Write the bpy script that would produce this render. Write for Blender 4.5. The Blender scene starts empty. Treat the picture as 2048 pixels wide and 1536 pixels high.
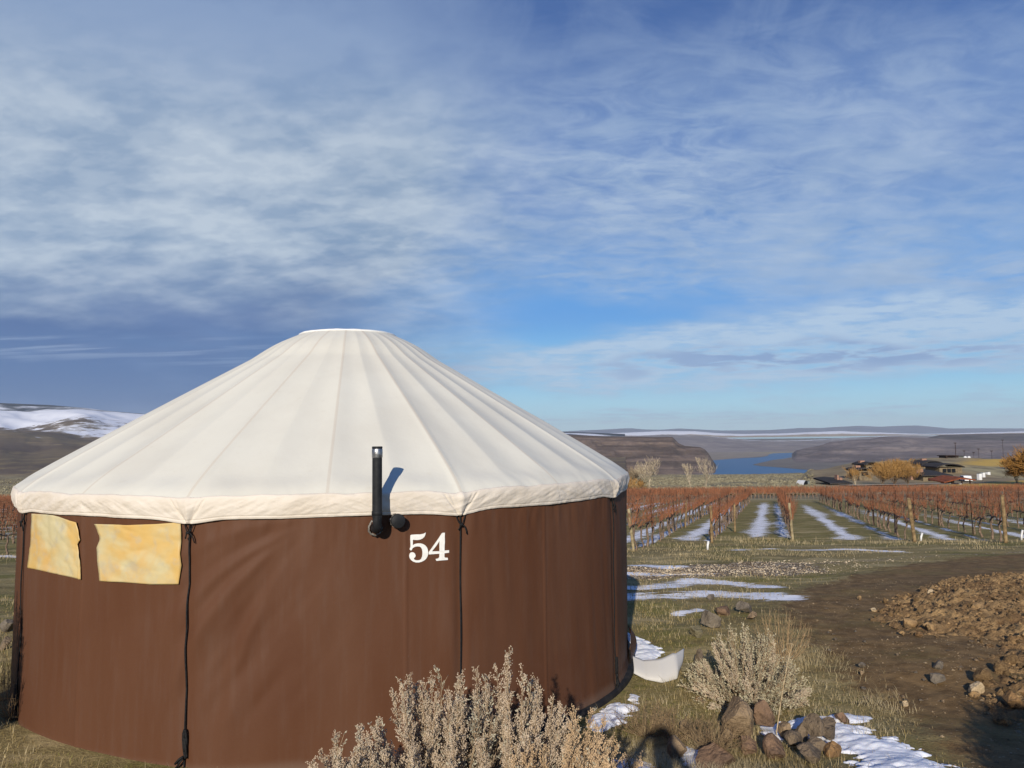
import bpy, math, random
import numpy as np
from math import radians, sin, cos, tan, pi
from mathutils import Vector, Matrix, Euler

S = bpy.context.scene
random.seed(7)
RNG = np.random.default_rng(7)

# ------------------------------------------------------------------ camera
FPX, PITCH, ROLL, CAMZ = 1480.2, 0.0711, -0.0107, 2.28
_F = np.array([0, cos(PITCH), sin(PITCH)])
_r = np.array([1.0, 0, 0]); _u = np.array([0, -sin(PITCH), cos(PITCH)])
_R = cos(ROLL) * _r + sin(ROLL) * _u
_U = -sin(ROLL) * _r + cos(ROLL) * _u
CAM = np.array([0, 0, CAMZ])
cd = bpy.data.cameras.new('camera'); co = bpy.data.objects.new('camera', cd)
S.collection.objects.link(co); S.camera = co
cd.sensor_fit = 'HORIZONTAL'; cd.sensor_width = 36; cd.lens = 36 * FPX / 2048
cd.clip_start = 0.03; cd.clip_end = 120000
co.matrix_world = Matrix(((_R[0], _U[0], -_F[0], 0), (_R[1], _U[1], -_F[1], 0), (_R[2], _U[2], -_F[2], CAMZ), (0, 0, 0, 1)))

# ------------------------------------------------------------------ light
SUN_EL, SUN_TRAVEL = radians(21.0), radians(10.3)      # light travels towards azimuth 11 deg right of north (+y)
S.view_settings.view_transform = 'Standard'; S.view_settings.look = 'None'
S.view_settings.exposure = 0.0; S.view_settings.gamma = 1
S.cycles.use_denoising = True
S.cycles.max_bounces = 5; S.cycles.diffuse_bounces = 3; S.cycles.volume_bounces = 0; S.cycles.transparent_max_bounces = 8
sd = bpy.data.lights.new('sun', 'SUN'); sd.energy = 4.7; sd.angle = radians(0.5); sd.color = (1, 0.91, 0.78)
so = bpy.data.objects.new('sun', sd); S.collection.objects.link(so)
_sd = Vector((sin(SUN_TRAVEL) * cos(SUN_EL), cos(SUN_TRAVEL) * cos(SUN_EL), -sin(SUN_EL)))
so.rotation_euler = _sd.to_track_quat('-Z', 'Y').to_euler()
so.location = (-5, -20, 30)

# ------------------------------------------------------------------ node helpers
class X:
    """a socket with arithmetic: builds Math nodes"""
    def __init__(s, nt, sock): s.nt, s.s = nt, sock
    def _m(s, op, *a, clamp=False):
        n = s.nt.nodes.new('ShaderNodeMath'); n.operation = op; n.use_clamp = clamp
        for i, v in enumerate((s,) + a):
            if isinstance(v, X): s.nt.links.new(v.s, n.inputs[i])
            else: n.inputs[i].default_value = v
        return X(s.nt, n.outputs[0])
    def __add__(s, o): return s._m('ADD', o)
    __radd__ = __add__
    def __sub__(s, o): return s._m('SUBTRACT', o)
    def __rsub__(s, o): return s._m('MULTIPLY_ADD', -1.0, o)
    def __mul__(s, o): return s._m('MULTIPLY', o)
    __rmul__ = __mul__
    def __truediv__(s, o): return s._m('DIVIDE', o)
    def max(s, o): return s._m('MAXIMUM', o)
    def min(s, o): return s._m('MINIMUM', o)
    def abs(s): return s._m('ABSOLUTE')
    def clamp(s): return s._m('ADD', 0.0, clamp=True)
    def pow(s, e): return s._m('POWER', e)
    def sm(s, a, b):
        n = s.nt.nodes.new('ShaderNodeMapRange'); n.interpolation_type = 'SMOOTHSTEP'
        s.nt.links.new(s.s, n.inputs[0]); n.inputs[1].default_value = a; n.inputs[2].default_value = b
        if a > b:
            n.inputs[1].default_value = b; n.inputs[2].default_value = a; n.inputs[3].default_value = 1; n.inputs[4].default_value = 0
        return X(s.nt, n.outputs[0])

def link(nt, v, sock):
    if isinstance(v, X): nt.links.new(v.s, sock)
    else: sock.default_value = v
def noise(nt, vec, scale, detail=4, rough=0.55, dist=0.0, kind='NOISE'):
    if kind == 'VORONOI':
        n = nt.nodes.new('ShaderNodeTexVoronoi'); n.inputs['Scale'].default_value = scale
        if vec is not None: nt.links.new(vec, n.inputs['Vector'])
        return X(nt, n.outputs['Distance']), X(nt, n.outputs['Color'])
    n = nt.nodes.new('ShaderNodeTexNoise'); n.inputs['Scale'].default_value = scale
    n.inputs['Detail'].default_value = detail; n.inputs['Roughness'].default_value = rough
    n.inputs['Distortion'].default_value = dist
    if vec is not None: nt.links.new(vec, n.inputs['Vector'])
    return X(nt, n.outputs[0])
def mix(nt, f, a, b):
    n = nt.nodes.new('ShaderNodeMix'); n.data_type = 'RGBA'
    link(nt, f, n.inputs[0])
    for v, i in ((a, 6), (b, 7)):
        if isinstance(v, X): nt.links.new(v.s, n.inputs[i])
        else: n.inputs[i].default_value = tuple(v) + (1,) if len(v) == 3 else v
    return X(nt, n.outputs[2])
def mapping(nt, vec, scale=(1, 1, 1), rot=(0, 0, 0), loc=(0, 0, 0)):
    n = nt.nodes.new('ShaderNodeMapping'); n.inputs['Scale'].default_value = scale
    n.inputs['Rotation'].default_value = rot; n.inputs['Location'].default_value = loc
    nt.links.new(vec, n.inputs[0]); return n.outputs[0]
def lin(*c):
    return tuple(((v / 255 + 0.055) / 1.055) ** 2.4 if v > 10 else v / 255 / 12.92 for v in c)
def new_mat(name):
    m = bpy.data.materials.new(name); m.use_nodes = True
    nt = m.node_tree; b = nt.nodes['Principled BSDF']
    b.inputs['Specular IOR Level'].default_value = 0.25
    return m, nt, b
def objco(nt): return nt.nodes.new('ShaderNodeTexCoord').outputs['Object']
def geopos(nt): return nt.nodes.new('ShaderNodeNewGeometry').outputs['Position']
def bump(nt, b, h, strength=0.3, dist=0.01):
    n = nt.nodes.new('ShaderNodeBump'); n.inputs['Strength'].default_value = strength; n.inputs['Distance'].default_value = dist
    nt.links.new(h.s, n.inputs['Height']); nt.links.new(n.outputs[0], b.inputs['Normal'])
def simple(name, c1, c2=None, scale=8, rough=0.8, bstr=0.0, bscale=40, bdist=0.01, metal=0.0, spec=0.25, detail=5, lo=0.35, hi=0.65):
    m, nt, b = new_mat(name)
    b.inputs['Roughness'].default_value = rough; b.inputs['Metallic'].default_value = metal
    b.inputs['Specular IOR Level'].default_value = spec
    oc = objco(nt)
    if c2 is None: c2 = tuple(v * 0.8 for v in c1)
    f = noise(nt, oc, scale, detail).sm(lo, hi)
    nt.links.new(mix(nt, f, c1, c2).s, b.inputs['Base Color'])
    if bstr: bump(nt, b, noise(nt, oc, bscale, 5), bstr, bdist)
    return m

# ------------------------------------------------------------------ world: Nishita sky and a cloud layer by sky direction
W = bpy.data.worlds.new('World'); S.world = W; W.use_nodes = True
nt = W.node_tree; nt.nodes.clear()
bg = nt.nodes.new('ShaderNodeBackground'); wo = nt.nodes.new('ShaderNodeOutputWorld'); nt.links.new(bg.outputs[0], wo.inputs[0])
sky = nt.nodes.new('ShaderNodeTexSky'); sky.sky_type = 'NISHITA'; sky.sun_disc = False
sky.sun_elevation = SUN_EL; sky.sun_rotation = pi + SUN_TRAVEL      # sun behind the viewer
sky.altitude = 300; sky.air_density = 1.0; sky.dust_density = 0.2; sky.ozone_density = 2.5
SKY_STR = 0.11
bg.inputs[1].default_value = SKY_STR
gen = nt.nodes.new('ShaderNodeTexCoord').outputs['Generated']
sep = nt.nodes.new('ShaderNodeSeparateXYZ'); nt.links.new(gen, sep.inputs[0])
dx, dy, dz = (X(nt, sep.outputs[i]) for i in range(3))
az = dx._m('ARCTAN2', dy) * (180 / pi)                    # degrees right of +y
el = dz._m('ARCSINE') * (180 / pi)                        # degrees above the horizon
def plane(k):
    den = dz.max(0.0) + k
    c = nt.nodes.new('ShaderNodeCombineXYZ'); nt.links.new((dx / den).s, c.inputs[0]); nt.links.new((dy / den).s, c.inputs[1])
    return c.outputs[0]
P = plane(0.24); PL = plane(0.07)
warp = noise(nt, P, 1.1, 3) - 0.5
warp2 = noise(nt, mapping(nt, P, loc=(7, 3, 0)), 1.3, 3) - 0.5
A = az + warp * 16; E_ = el + warp2 * 7
def ell(a0, e0, ra, re, soft=0.6, rot=0.0):
    da = (A - a0); de = (E_ - e0)
    if rot:
        c, s = cos(rot), sin(rot); da, de = da * c + de * s, de * c - da * s
    d = ((da / ra).pow(2.0) + (de / re).pow(2.0)).pow(0.5)
    return d.sm(1 + soft, 1 - soft)
puff = noise(nt, mapping(nt, P, scale=(1, 1.2, 1), rot=(0, 0, 0.4)), 4.3, 7, 0.5, 0.12)           # altocumulus cells
puff2 = noise(nt, mapping(nt, P, scale=(1, 1.5, 1), rot=(0, 0, 0.5), loc=(3, 5, 0)), 12.0, 6, 0.55, 0.2)
soft = noise(nt, P, 1.6, 4, 0.5)
fib = noise(nt, mapping(nt, P, scale=(1.7, 1.0, 1), rot=(0, 0, -0.65)), 3.0, 8, 0.6, 0.6)           # cirrus fibres
fine = noise(nt, mapping(nt, P, scale=(1.0, 2.0, 1), rot=(0, 0, 0.45)), 6.5, 7, 0.62, 0.7)
lown = noise(nt, mapping(nt, PL, scale=(1.0, 1.0, 1)), 2.2, 8, 0.6, 0.3)
lowf = noise(nt, mapping(nt, PL, scale=(0.8, 1.0, 1), loc=(4, 1, 0)), 7.0, 6, 0.6, 0.3)
# coverage
bank = ell(-30, 16, 29, 14.5, 0.42, 0.28)
cov_bank = (bank * 1.36 + (puff - 0.5) * 1.0 * bank + (puff2 - 0.5) * 0.45 * bank + (soft - 0.5) * 0.4 * bank).clamp() * 0.92
mid = ell(6, 19, 22, 11, 0.55, 0.1)
brt = ell(11, 18, 7, 5.0, 0.7, -0.5)
cov_mid = ((mid + brt * 0.35) * (0.34 + fine.sm(0.32, 0.68) * 0.42 + (soft - 0.5) * 0.9 + (fib - 0.5) * 0.35 + (puff2 - 0.5) * 0.5)).clamp() * 0.85
right = ell(26, 19, 17, 12, 0.7)
cov_right = (right * (0.30 + (fib - 0.5) * 0.85 + (soft - 0.5) * 0.8 + fine.sm(0.38, 0.68) * 0.25)).clamp()
top = el.sm(22, 30) * ((fib.sm(0.42, 0.75) * 0.35))
low = ell(20, 6.2, 27, 2.7, 0.32, 0.015)
cov_low = (low * (0.92 + (lown - 0.5) * 3.0 + (lowf - 0.5) * 1.8)).clamp() * 0.92
wisp = ell(25, 13.8, 9, 1.9, 0.6) * (lown * 0.6 + lowf * 0.4).sm(0.40, 0.66) * 0.7 + ell(33, 10.6, 9, 1.9, 0.6) * lown.sm(0.30, 0.6) * 0.8
haz = ell(14, 1.6, 22, 0.5, 0.7) * lown.sm(0.40, 0.60) * 0.5
shade = (az.sm(4, -22) * (E_ + (puff - 0.5) * 5.0).sm(14.5, 5.5)).clamp()         # heavy blue-grey layer low on the left
cov_sh = shade * 0.94
hole = ell(6.0, 9.4, 8.5, 2.0, 0.55, -0.05)                # clear gap above the low bank
cov = 1 - (1 - cov_bank) * (1 - cov_mid) * (1 - cov_right) * (1 - top) * (1 - wisp.clamp())
cov = cov * (1 - hole * 0.92)
cov = cov * E_.sm(4.5, 9.0)
cov = 1 - (1 - cov) * (1 - cov_low) * (1 - haz) * (1 - cov_sh)
k = 1 / SKY_STR
def cc(r, g, b): return tuple(v * k for v in lin(r, g, b))
ccol = mix(nt, (puff.sm(0.36, 0.64) * 0.55 + puff2.sm(0.38, 0.64) * 0.3 + soft.sm(0.3, 0.7) * 0.25).clamp(), cc(133, 158, 188), cc(194, 207, 220))
ccol = mix(nt, az.sm(-12, 10) * 0.7, ccol, cc(162, 186, 218))
ccol = mix(nt, el.sm(20, 30), ccol, cc(140, 163, 198))
ccol = mix(nt, cov_low * 0.8, ccol, cc(184, 208, 232))
ccol = mix(nt, cov_low * (ell(22, 5.4, 15, 0.9, 0.6) * lown.sm(0.40, 0.56)), ccol, cc(136, 162, 204))
ccol = mix(nt, (shade * 1.25).clamp(), ccol, cc(88, 117, 166))
ccol = mix(nt, shade * soft.sm(0.45, 0.65) * 0.35, ccol, cc(120, 145, 188))
streak = noise(nt, mapping(nt, PL, scale=(0.25, 1.6, 1)), 3.0, 5).sm(0.48, 0.62) * ell(-34, 6.3, 16, 1.0, 0.7)
ccol = mix(nt, streak * 0.7, ccol, cc(140, 160, 195))
cr = nt.nodes.new('ShaderNodeValToRGB'); nt.links.new((el / 40.0).s, cr.inputs[0]); cr.color_ramp.interpolation = 'EASE'
stops = ((0.0, (166, 213, 236)), (0.05, (150, 206, 236)), (0.13, (116, 186, 234)), (0.24, (80, 152, 224)), (0.5, (58, 110, 186)), (0.8, (42, 86, 156)), (1.0, (36, 76, 146)))
while len(cr.color_ramp.elements) < len(stops): cr.color_ramp.elements.new(0.5)
for e_, (p_, c_) in zip(cr.color_ramp.elements, stops): e_.position = p_; e_.color = lin(*c_) + (1,)
grad = nt.nodes.new('ShaderNodeVectorMath'); grad.operation = 'SCALE'; grad.inputs['Scale'].default_value = k; nt.links.new(cr.outputs[0], grad.inputs[0])
base = mix(nt, 0.85, X(nt, sky.outputs[0]), X(nt, grad.outputs[0]))
final = mix(nt, cov, base, ccol)
nt.links.new(final.s, bg.inputs[0])

# ------------------------------------------------------------------ geometry helpers
def tag(o, label=None, cat=None, group=None, kind=None):
    if label: o['label'] = label
    if cat: o['category'] = cat
    if group: o['group'] = group
    if kind: o['kind'] = kind
    return o
def link_obj(o, parent=None):
    S.collection.objects.link(o)
    if parent is not None: o.parent = parent
    return o
def empty(name, loc=(0, 0, 0), rz=0, label=None, cat=None, group=None):
    o = bpy.data.objects.new(name, None); o.location = tuple(float(v) for v in loc); o.rotation_euler = (0, 0, rz); o.empty_display_size = 0.2
    link_obj(o); return tag(o, label, cat, group)

class MB:
    """collects geometry, then builds ONE mesh"""
    def __init__(s): s.v, s.f3, s.f4, s.n, s.ng = [], [], [], 0, []
    def add(s, v, f3=None, f4=None):
        v = np.asarray(v, float).reshape(-1, 3)
        if f3 is not None and len(f3): s.f3.append(np.asarray(f3, np.int64) + s.n)
        if f4 is not None and len(f4): s.f4.append(np.asarray(f4, np.int64) + s.n)
        s.v.append(v); s.n += len(v); return s
    def grid(s, P):                                 # P (nu,nv,3)
        nu, nv = P.shape[:2]
        i = np.arange(nu * nv).reshape(nu, nv)
        f = np.stack([i[:-1, :-1], i[1:, :-1], i[1:, 1:], i[:-1, 1:]], -1).reshape(-1, 4)
        return s.add(P.reshape(-1, 3), f4=f)
    def tube(s, pts, rad, n=8, cap=True, ref=(0.31, 0.17, 0.93)):
        pts = np.asarray(pts, float); m = len(pts); rad = np.broadcast_to(np.asarray(rad, float), (m,))
        d = np.gradient(pts, axis=0); d /= np.linalg.norm(d, axis=1)[:, None] + 1e-12
        ref = np.asarray(ref, float)
        if abs(d.mean(0) @ ref) > 0.95 * np.linalg.norm(ref): ref = np.array([1.0, 0.2, 0])
        a = np.cross(d, ref); a /= np.linalg.norm(a, axis=1)[:, None] + 1e-12
        b = np.cross(d, a)
        t = np.linspace(0, 2 * pi, n, endpoint=False)
        V = pts[:, None] + rad[:, None, None] * (np.cos(t)[None, :, None] * a[:, None] + np.sin(t)[None, :, None] * b[:, None])
        i = np.arange(m * n).reshape(m, n); j = np.roll(i, -1, 1)
        f4 = np.stack([i[:-1], j[:-1], j[1:], i[1:]], -1).reshape(-1, 4)
        V = V.reshape(-1, 3); f3 = []
        if cap:
            V = np.vstack([V, pts[:1], pts[-1:]])
            c0, c1 = m * n, m * n + 1
            for q in range(n):
                f3.append((i[0, (q + 1) % n], i[0, q], c0)); f3.append((i[-1, q], i[-1, (q + 1) % n], c1))
        return s.add(V, f3, f4)
    def prisms(s, p0, p1, r0, r1):                  # many thin three-sided rods
        p0 = np.asarray(p0, float); p1 = np.asarray(p1, float); n = len(p0)
        if n == 0: return s
        r0 = np.broadcast_to(r0, (n,)); r1 = np.broadcast_to(r1, (n,))
        d = p1 - p0; d = d / (np.linalg.norm(d, axis=1)[:, None] + 1e-9)
        ref = np.where(np.abs(d[:, 2:3]) > 0.8, np.array([[1.0, 0, 0]]), np.array([[0, 0, 1.0]]))
        a = np.cross(d, ref); a /= np.linalg.norm(a, axis=1)[:, None] + 1e-9; b = np.cross(d, a)
        V = np.empty((n, 6, 3))
        for q in range(3):
            o = cos(2 * pi * q / 3) * a + sin(2 * pi * q / 3) * b
            V[:, q] = p0 + o * r0[:, None]; V[:, 3 + q] = p1 + o * r1[:, None]
        base = (np.arange(n) * 6)[:, None]
        f = np.concatenate([base + np.array([[q, (q + 1) % 3, 3 + (q + 1) % 3, 3 + q]]) for q in range(3)])
        return s.add(V.reshape(-1, 3), f4=f)
    def blades(s, p, d, w, h, bend):                # grass blades: bent narrow triangles pairs
        n = len(p); side = np.stack([-d[:, 1], d[:, 0], 0 * d[:, 0]], 1)
        V = np.empty((n, 5, 3)); up = np.array([0, 0, 1.0])
        V[:, 0] = p - side * w[:, None]; V[:, 1] = p + side * w[:, None]
        mid = p + up * (h * 0.6)[:, None] + d * (bend * 0.35)[:, None]
        V[:, 2] = mid + side * (w * 0.7)[:, None]; V[:, 3] = mid - side * (w * 0.7)[:, None]
        V[:, 4] = p + up * h[:, None] + d * bend[:, None]
        b = (np.arange(n) * 5)[:, None]
        return s.add(V.reshape(-1, 3), f3=b + np.array([[3, 2, 4]]), f4=b + np.array([[0, 1, 2, 3]]))
    def blobs(s, p, r, squash=1.0):                 # many little octahedra
        n = len(p)
        o = np.array([[1, 0, 0], [0, 1, 0], [-1, 0, 0], [0, -1, 0], [0, 0, 1], [0, 0, -1]], float)
        ang = RNG.uniform(0, 6.28, n); c, si = np.cos(ang), np.sin(ang)
        V = np.broadcast_to(o, (n, 6, 3)).copy() * (1 + RNG.uniform(-0.3, 0.3, (n, 6, 1)))
        x = V[..., 0] * c[:, None] - V[..., 1] * si[:, None]; y = V[..., 0] * si[:, None] + V[..., 1] * c[:, None]
        V[..., 0], V[..., 1] = x, y; V[..., 2] *= squash
        V = V * np.broadcast_to(r, (n,))[:, None, None] + np.asarray(p)[:, None]
        f = np.array([[0, 1, 4], [1, 2, 4], [2, 3, 4], [3, 0, 4], [1, 0, 5], [2, 1, 5], [3, 2, 5], [0, 3, 5]])
        return s.add(V.reshape(-1, 3), f3=((np.arange(n) * 6)[:, None, None] + f).reshape(-1, 3))
    def leaves(s, p, d, L, w):                      # many small leaf quads (diamonds), random roll
        n = len(p); r = RNG.normal(size=(n, 3)); a = np.cross(d, r); a /= np.linalg.norm(a, axis=1)[:, None] + 1e-9
        L = np.broadcast_to(L, (n,))[:, None]; w = np.broadcast_to(w, (n,))[:, None]
        V = np.stack([p, p + d * L * 0.55 + a * w, p + d * L, p + d * L * 0.55 - a * w], 1)
        return s.add(V.reshape(-1, 3), f4=(np.arange(n) * 4)[:, None] + np.array([[0, 1, 2, 3]]))
    def box(s, c, size, rz=0.0, taper=1.0, rx=0.0):
        c = np.asarray(c, float); sx, sy, sz = (q / 2 for q in size)
        V = np.array([[x * (taper if z > 0 else 1), y * (taper if z > 0 else 1), z] for z in (-sz, sz) for x, y in ((-sx, -sy), (sx, -sy), (sx, sy), (-sx, sy))])
        if rx: V = V @ np.array([[1, 0, 0], [0, cos(rx), -sin(rx)], [0, sin(rx), cos(rx)]]).T
        V = V @ np.array([[cos(rz), -sin(rz), 0], [sin(rz), cos(rz), 0], [0, 0, 1]]).T + c
        return s.add(V, f4=[(0, 3, 2, 1), (4, 5, 6, 7), (0, 1, 5, 4), (1, 2, 6, 5), (2, 3, 7, 6), (3, 0, 4, 7)])
    def mesh(s, name, mat=None, smooth=False, attrs=None):
        V = np.concatenate(s.v) if s.v else np.zeros((0, 3))
        f3 = np.concatenate(s.f3) if s.f3 else np.zeros((0, 3), np.int64)
        f4 = np.concatenate(s.f4) if s.f4 else np.zeros((0, 4), np.int64)
        me = bpy.data.meshes.new(name)
        me.vertices.add(len(V)); me.vertices.foreach_set('co', V.astype(np.float32).ravel())
        nl = f3.size + f4.size; me.loops.add(nl)
        me.loops.foreach_set('vertex_index', np.concatenate([f3.ravel(), f4.ravel()]).astype(np.int32))
        me.polygons.add(len(f3) + len(f4))
        st = np.concatenate([np.arange(len(f3)) * 3, f3.size + np.arange(len(f4)) * 4]).astype(np.int32)
        me.polygons.foreach_set('loop_start', st)
        me.polygons.foreach_set('use_smooth', np.full(len(st), bool(smooth)))
        me.update(calc_edges=True); me.validate()
        for an, arr in (attrs or {}).items():
            a = me.attributes.new(an, 'FLOAT_COLOR', 'POINT'); a.data.foreach_set('color', arr.astype(np.float32).ravel())
        if mat: me.materials.append(mat)
        return me
    def build(s, name, mat=None, parent=None, smooth=False, attrs=None, loc=None):
        o = bpy.data.objects.new(name, s.mesh(name, mat, smooth, attrs)); link_obj(o, parent)
        if loc is not None: o.location = tuple(float(v) for v in loc)
        return o

# numpy noise --------------------------------------------------------------
def _hash(ix, iy, seed):
    h = (ix.astype(np.int64) * 374761393 + iy.astype(np.int64) * 668265263 + seed * 974634777) & 0x7fffffff
    h = ((h ^ (h >> 13)) * 1274126177) & 0x7fffffff
    return ((h ^ (h >> 16)) & 0xffff) / 65535.0
def vnoise(x, y, seed=0):
    ix, iy = np.floor(x), np.floor(y); fx, fy = x - ix, y - iy
    fx = fx * fx * (3 - 2 * fx); fy = fy * fy * (3 - 2 * fy)
    a = _hash(ix, iy, seed); b = _hash(ix + 1, iy, seed); c = _hash(ix, iy + 1, seed); d = _hash(ix + 1, iy + 1, seed)
    return (a * (1 - fx) + b * fx) * (1 - fy) + (c * (1 - fx) + d * fx) * fy
def fbm(x, y, oct=4, seed=0, gain=0.5):
    x = np.asarray(x, float); y = np.asarray(y, float)
    s = 0; a = 1; t = 0
    for o in range(oct):
        s = s + a * vnoise(x * 2 ** o + 17.3 * o, y * 2 ** o - 9.1 * o, seed + o); t += a; a *= gain
    return s / t - 0.5
def sstep(x, a, b):
    t = np.clip((x - a) / (b - a), 0, 1); return t * t * (3 - 2 * t)

# pixels of the photograph -> world -----------------------------------------
def ray(px, py):
    d = _F * FPX + _R * (px - 1024) + _U * (768 - py); return d / d[1]           # per metre of depth (y)
def at(px, py, Y): return CAM + ray(px, py) * Y
def off(px, py): return -ray(px, py)[2]           # drop per metre of depth
# ------------------------------------------------------------------ terrain heights
KY = np.array([-40, -6, 0, 2, 3.5, 4.5, 5.2, 6, 7.5, 9, 12, 14, 20, 26, 80, 115])
KZ = np.array([1.6, 0.9, 0.68, 0.55, 0.38, 0.2, 0.06, 0.0, -0.02, -0.08, -0.24, -0.42, -0.95, -1.52, -4.87, -7.0])
COLS = []       # (tan azimuth, [(Y, z) ...])
def col(px, hor, kn):
    t = (px - 1024) / FPX
    COLS.append((t, [(115, -7.0)] + [(Y, (CAMZ - Y * o / 1480.0) if o is not None else -172.0) for Y, o in kn] + [(60000, -172.0)]))
col(-900, 884, [(200, 105), (400, 85), (800, 66), (1100, 78), (1900, None)])
col(300, 881, [(200, 105), (400, 85), (800, 66), (1100, 78), (1900, None)])
col(1150, 872, [(200, 100), (400, 86), (800, 77), (1000, 90), (1500, None)])
col(1500, 868, [(200, 97), (400, 86), (800, 79), (1000, 90), (1500, None)])
col(1590, 867, [(160, 103), (200, 98), (260, 90), (320, 92), (800, 78), (1000, 90), (1500, None)])
col(1620, 867, [(160, 103), (200, 95), (250, 74), (280, 72), (330, 82), (800, 80), (1000, 90), (1500, None)])
col(1720, 866, [(160, 104), (190, 95), (230, 66), (270, 56), (330, 66), (800, 80), (1000, 90), (1500, None)])
col(1850, 865, [(160, 104), (185, 98), (215, 76), (260, 58), (300, 52), (360, 62), (800, 80), (1000, 90), (1500, None)])
col(2048, 862, [(160, 104), (185, 99), (215, 84), (260, 64), (300, 54), (360, 62), (800, 80), (1000, 90), (1500, None)])
col(3200, 862, [(160, 104), (185, 99), (215, 84), (260, 64), (300, 54), (360, 62), (800, 80), (1000, 90), (1500, None)])
CT = np.array([c[0] for c in COLS])
LOGY = np.concatenate([np.linspace(math.log(100), math.log(2500), 300), [math.log(60000)]])
TAB = np.array([np.interp(np.exp(LOGY), [p[0] for p in c[1]], [p[1] for p in c[1]]) for c in COLS])
def zfar(t, Y):
    ly = np.clip(np.log(np.maximum(Y, 100)), LOGY[0], LOGY[-1])
    fi = np.interp(ly, LOGY, np.arange(len(LOGY))); i = np.clip(fi.astype(int), 0, len(LOGY) - 2); fr = fi - i
    ft = np.interp(t, CT, np.arange(len(CT))); j = np.clip(ft.astype(int), 0, len(CT) - 2); g = ft - j
    g = g * g * (3 - 2 * g)
    z0 = TAB[j, i] * (1 - fr) + TAB[j, i + 1] * fr; z1 = TAB[j + 1, i] * (1 - fr) + TAB[j + 1, i + 1] * fr
    return z0 * (1 - g) + z1 * g
YD, YAZ, YR = 8.4506, radians(-12.5161), 3.05
YC = np.array([YD * sin(YAZ), YD * cos(YAZ), 0.0])
def G(x, y):
    """ground height"""
    x = np.asarray(x, float); y = np.asarray(y, float)
    r = np.hypot(x, y)
    azc = np.clip(np.arctan2(x, y), -0.9, 0.9); Ye = np.where(r > 60, r * np.cos(azc), y)
    z = np.interp(Ye, KY, KZ)
    z = np.where(Ye > 115, zfar(np.tan(azc), Ye), z)
    dd = np.hypot(x - YC[0], y - YC[1]); w = sstep(dd, 4.3, 3.2)
    z = z * (1 - w) + w * np.clip(0.035 - 0.028 * (x - YC[0] - 0.2), -0.04, 0.07)
    w2 = np.clip((x - 3) / 4, 0, 1) * sstep(y, 3, 6) * sstep(y, 14, 9)
    z = z + w2 * 0.10
    return z
def bumps(x, y):
    r = np.hypot(x, y); f = np.clip(1 - (r - 25) / 40, 0.15, 1)
    return (fbm(x * 0.9, y * 0.9, 3, 3) * 0.10 + fbm(x * 5, y * 5, 3, 9) * 0.035 * np.clip(1 - r / 30, 0, 1)) * f
def GB(x, y):
    dd = np.hypot(np.asarray(x, float) - YC[0], np.asarray(y, float) - YC[1])
    return G(x, y) + bumps(x, y) * sstep(dd, 3.0, 4.2)
def gp(px, py, zo=0.0):
    """the point of the ground seen at this pixel"""
    d = ray(px, py); Ys = np.exp(np.linspace(math.log(1.5), math.log(900), 4000))
    P_ = CAM[None] + Ys[:, None] * d[None]
    below = P_[:, 2] - zo < GB(P_[:, 0], P_[:, 1])
    i = int(np.argmax(below)) if below.any() else len(Ys) - 1
    return P_[i]
def on(x, y): return np.array([x, y, float(GB(x, y))])

def poly_mask(x, y, pts, soft):
    """1 inside the polygon, falling off over 'soft' metres"""
    pts = np.asarray(pts)[:, :2]; n = len(pts)
    inside = np.zeros(x.shape, bool); dmin = np.full(x.shape, 1e9)
    for i in range(n):
        a, b = pts[i], pts[(i + 1) % n]
        c = ((a[1] > y) != (b[1] > y)) & (x < (b[0] - a[0]) * (y - a[1]) / (b[1] - a[1] + 1e-12) + a[0])
        inside ^= c
        ab = b - a; t = np.clip(((x - a[0]) * ab[0] + (y - a[1]) * ab[1]) / (ab @ ab + 1e-12), 0, 1)
        dmin = np.minimum(dmin, np.hypot(x - a[0] - t * ab[0], y - a[1] - t * ab[1]))
    sd_ = np.where(inside, dmin, -dmin)
    return np.clip(sd_ / soft * 0.5 + 0.5, 0, 1)
def line_dist(x, y, pts):
    pts = np.asarray(pts)[:, :2]; dmin = np.full(x.shape, 1e9)
    for i in range(len(pts) - 1):
        a, b = pts[i], pts[i + 1]; ab = b - a
        t = np.clip(((x - a[0]) * ab[0] + (y - a[1]) * ab[1]) / (ab @ ab + 1e-12), 0, 1)
        dmin = np.minimum(dmin, np.hypot(x - a[0] - t * ab[0], y - a[1] - t * ab[1]))
    return dmin

# vineyard layout (needed by the ground's snow and grass) -----------------------
ROWAZ = math.atan((1535 - 1024) / FPX)
RU = np.array([sin(ROWAZ), cos(ROWAZ)]); RV = np.array([cos(ROWAZ), -sin(ROWAZ)])
HEADS = [gp(1264, 1103), gp(1424, 1087), gp(1586, 1082), gp(1829, 1085), gp(2011, 1084)]
row_perp = [h[:2] @ RV for h in HEADS]; row_start = [h[:2] @ RU for h in HEADS]
for i in range(14):                                    # on to the right, beyond the frame's edge
    row_perp.append(row_perp[4] + 2.75 * (i + 1)); row_start.append(row_start[4] + 0.95 * (i + 1))
for i in range(27):                                    # on to the left, behind the yurt
    row_perp.append(row_perp[0] - 2.75 * (i + 1)); row_start.append(row_start[0] - 0.95 * (i + 1))
ROW_END = 80.0
ROWS = sorted(zip(row_perp, row_start))
RP = np.array([r[0] for r in ROWS]); RS = np.array([r[1] for r in ROWS])

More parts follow.
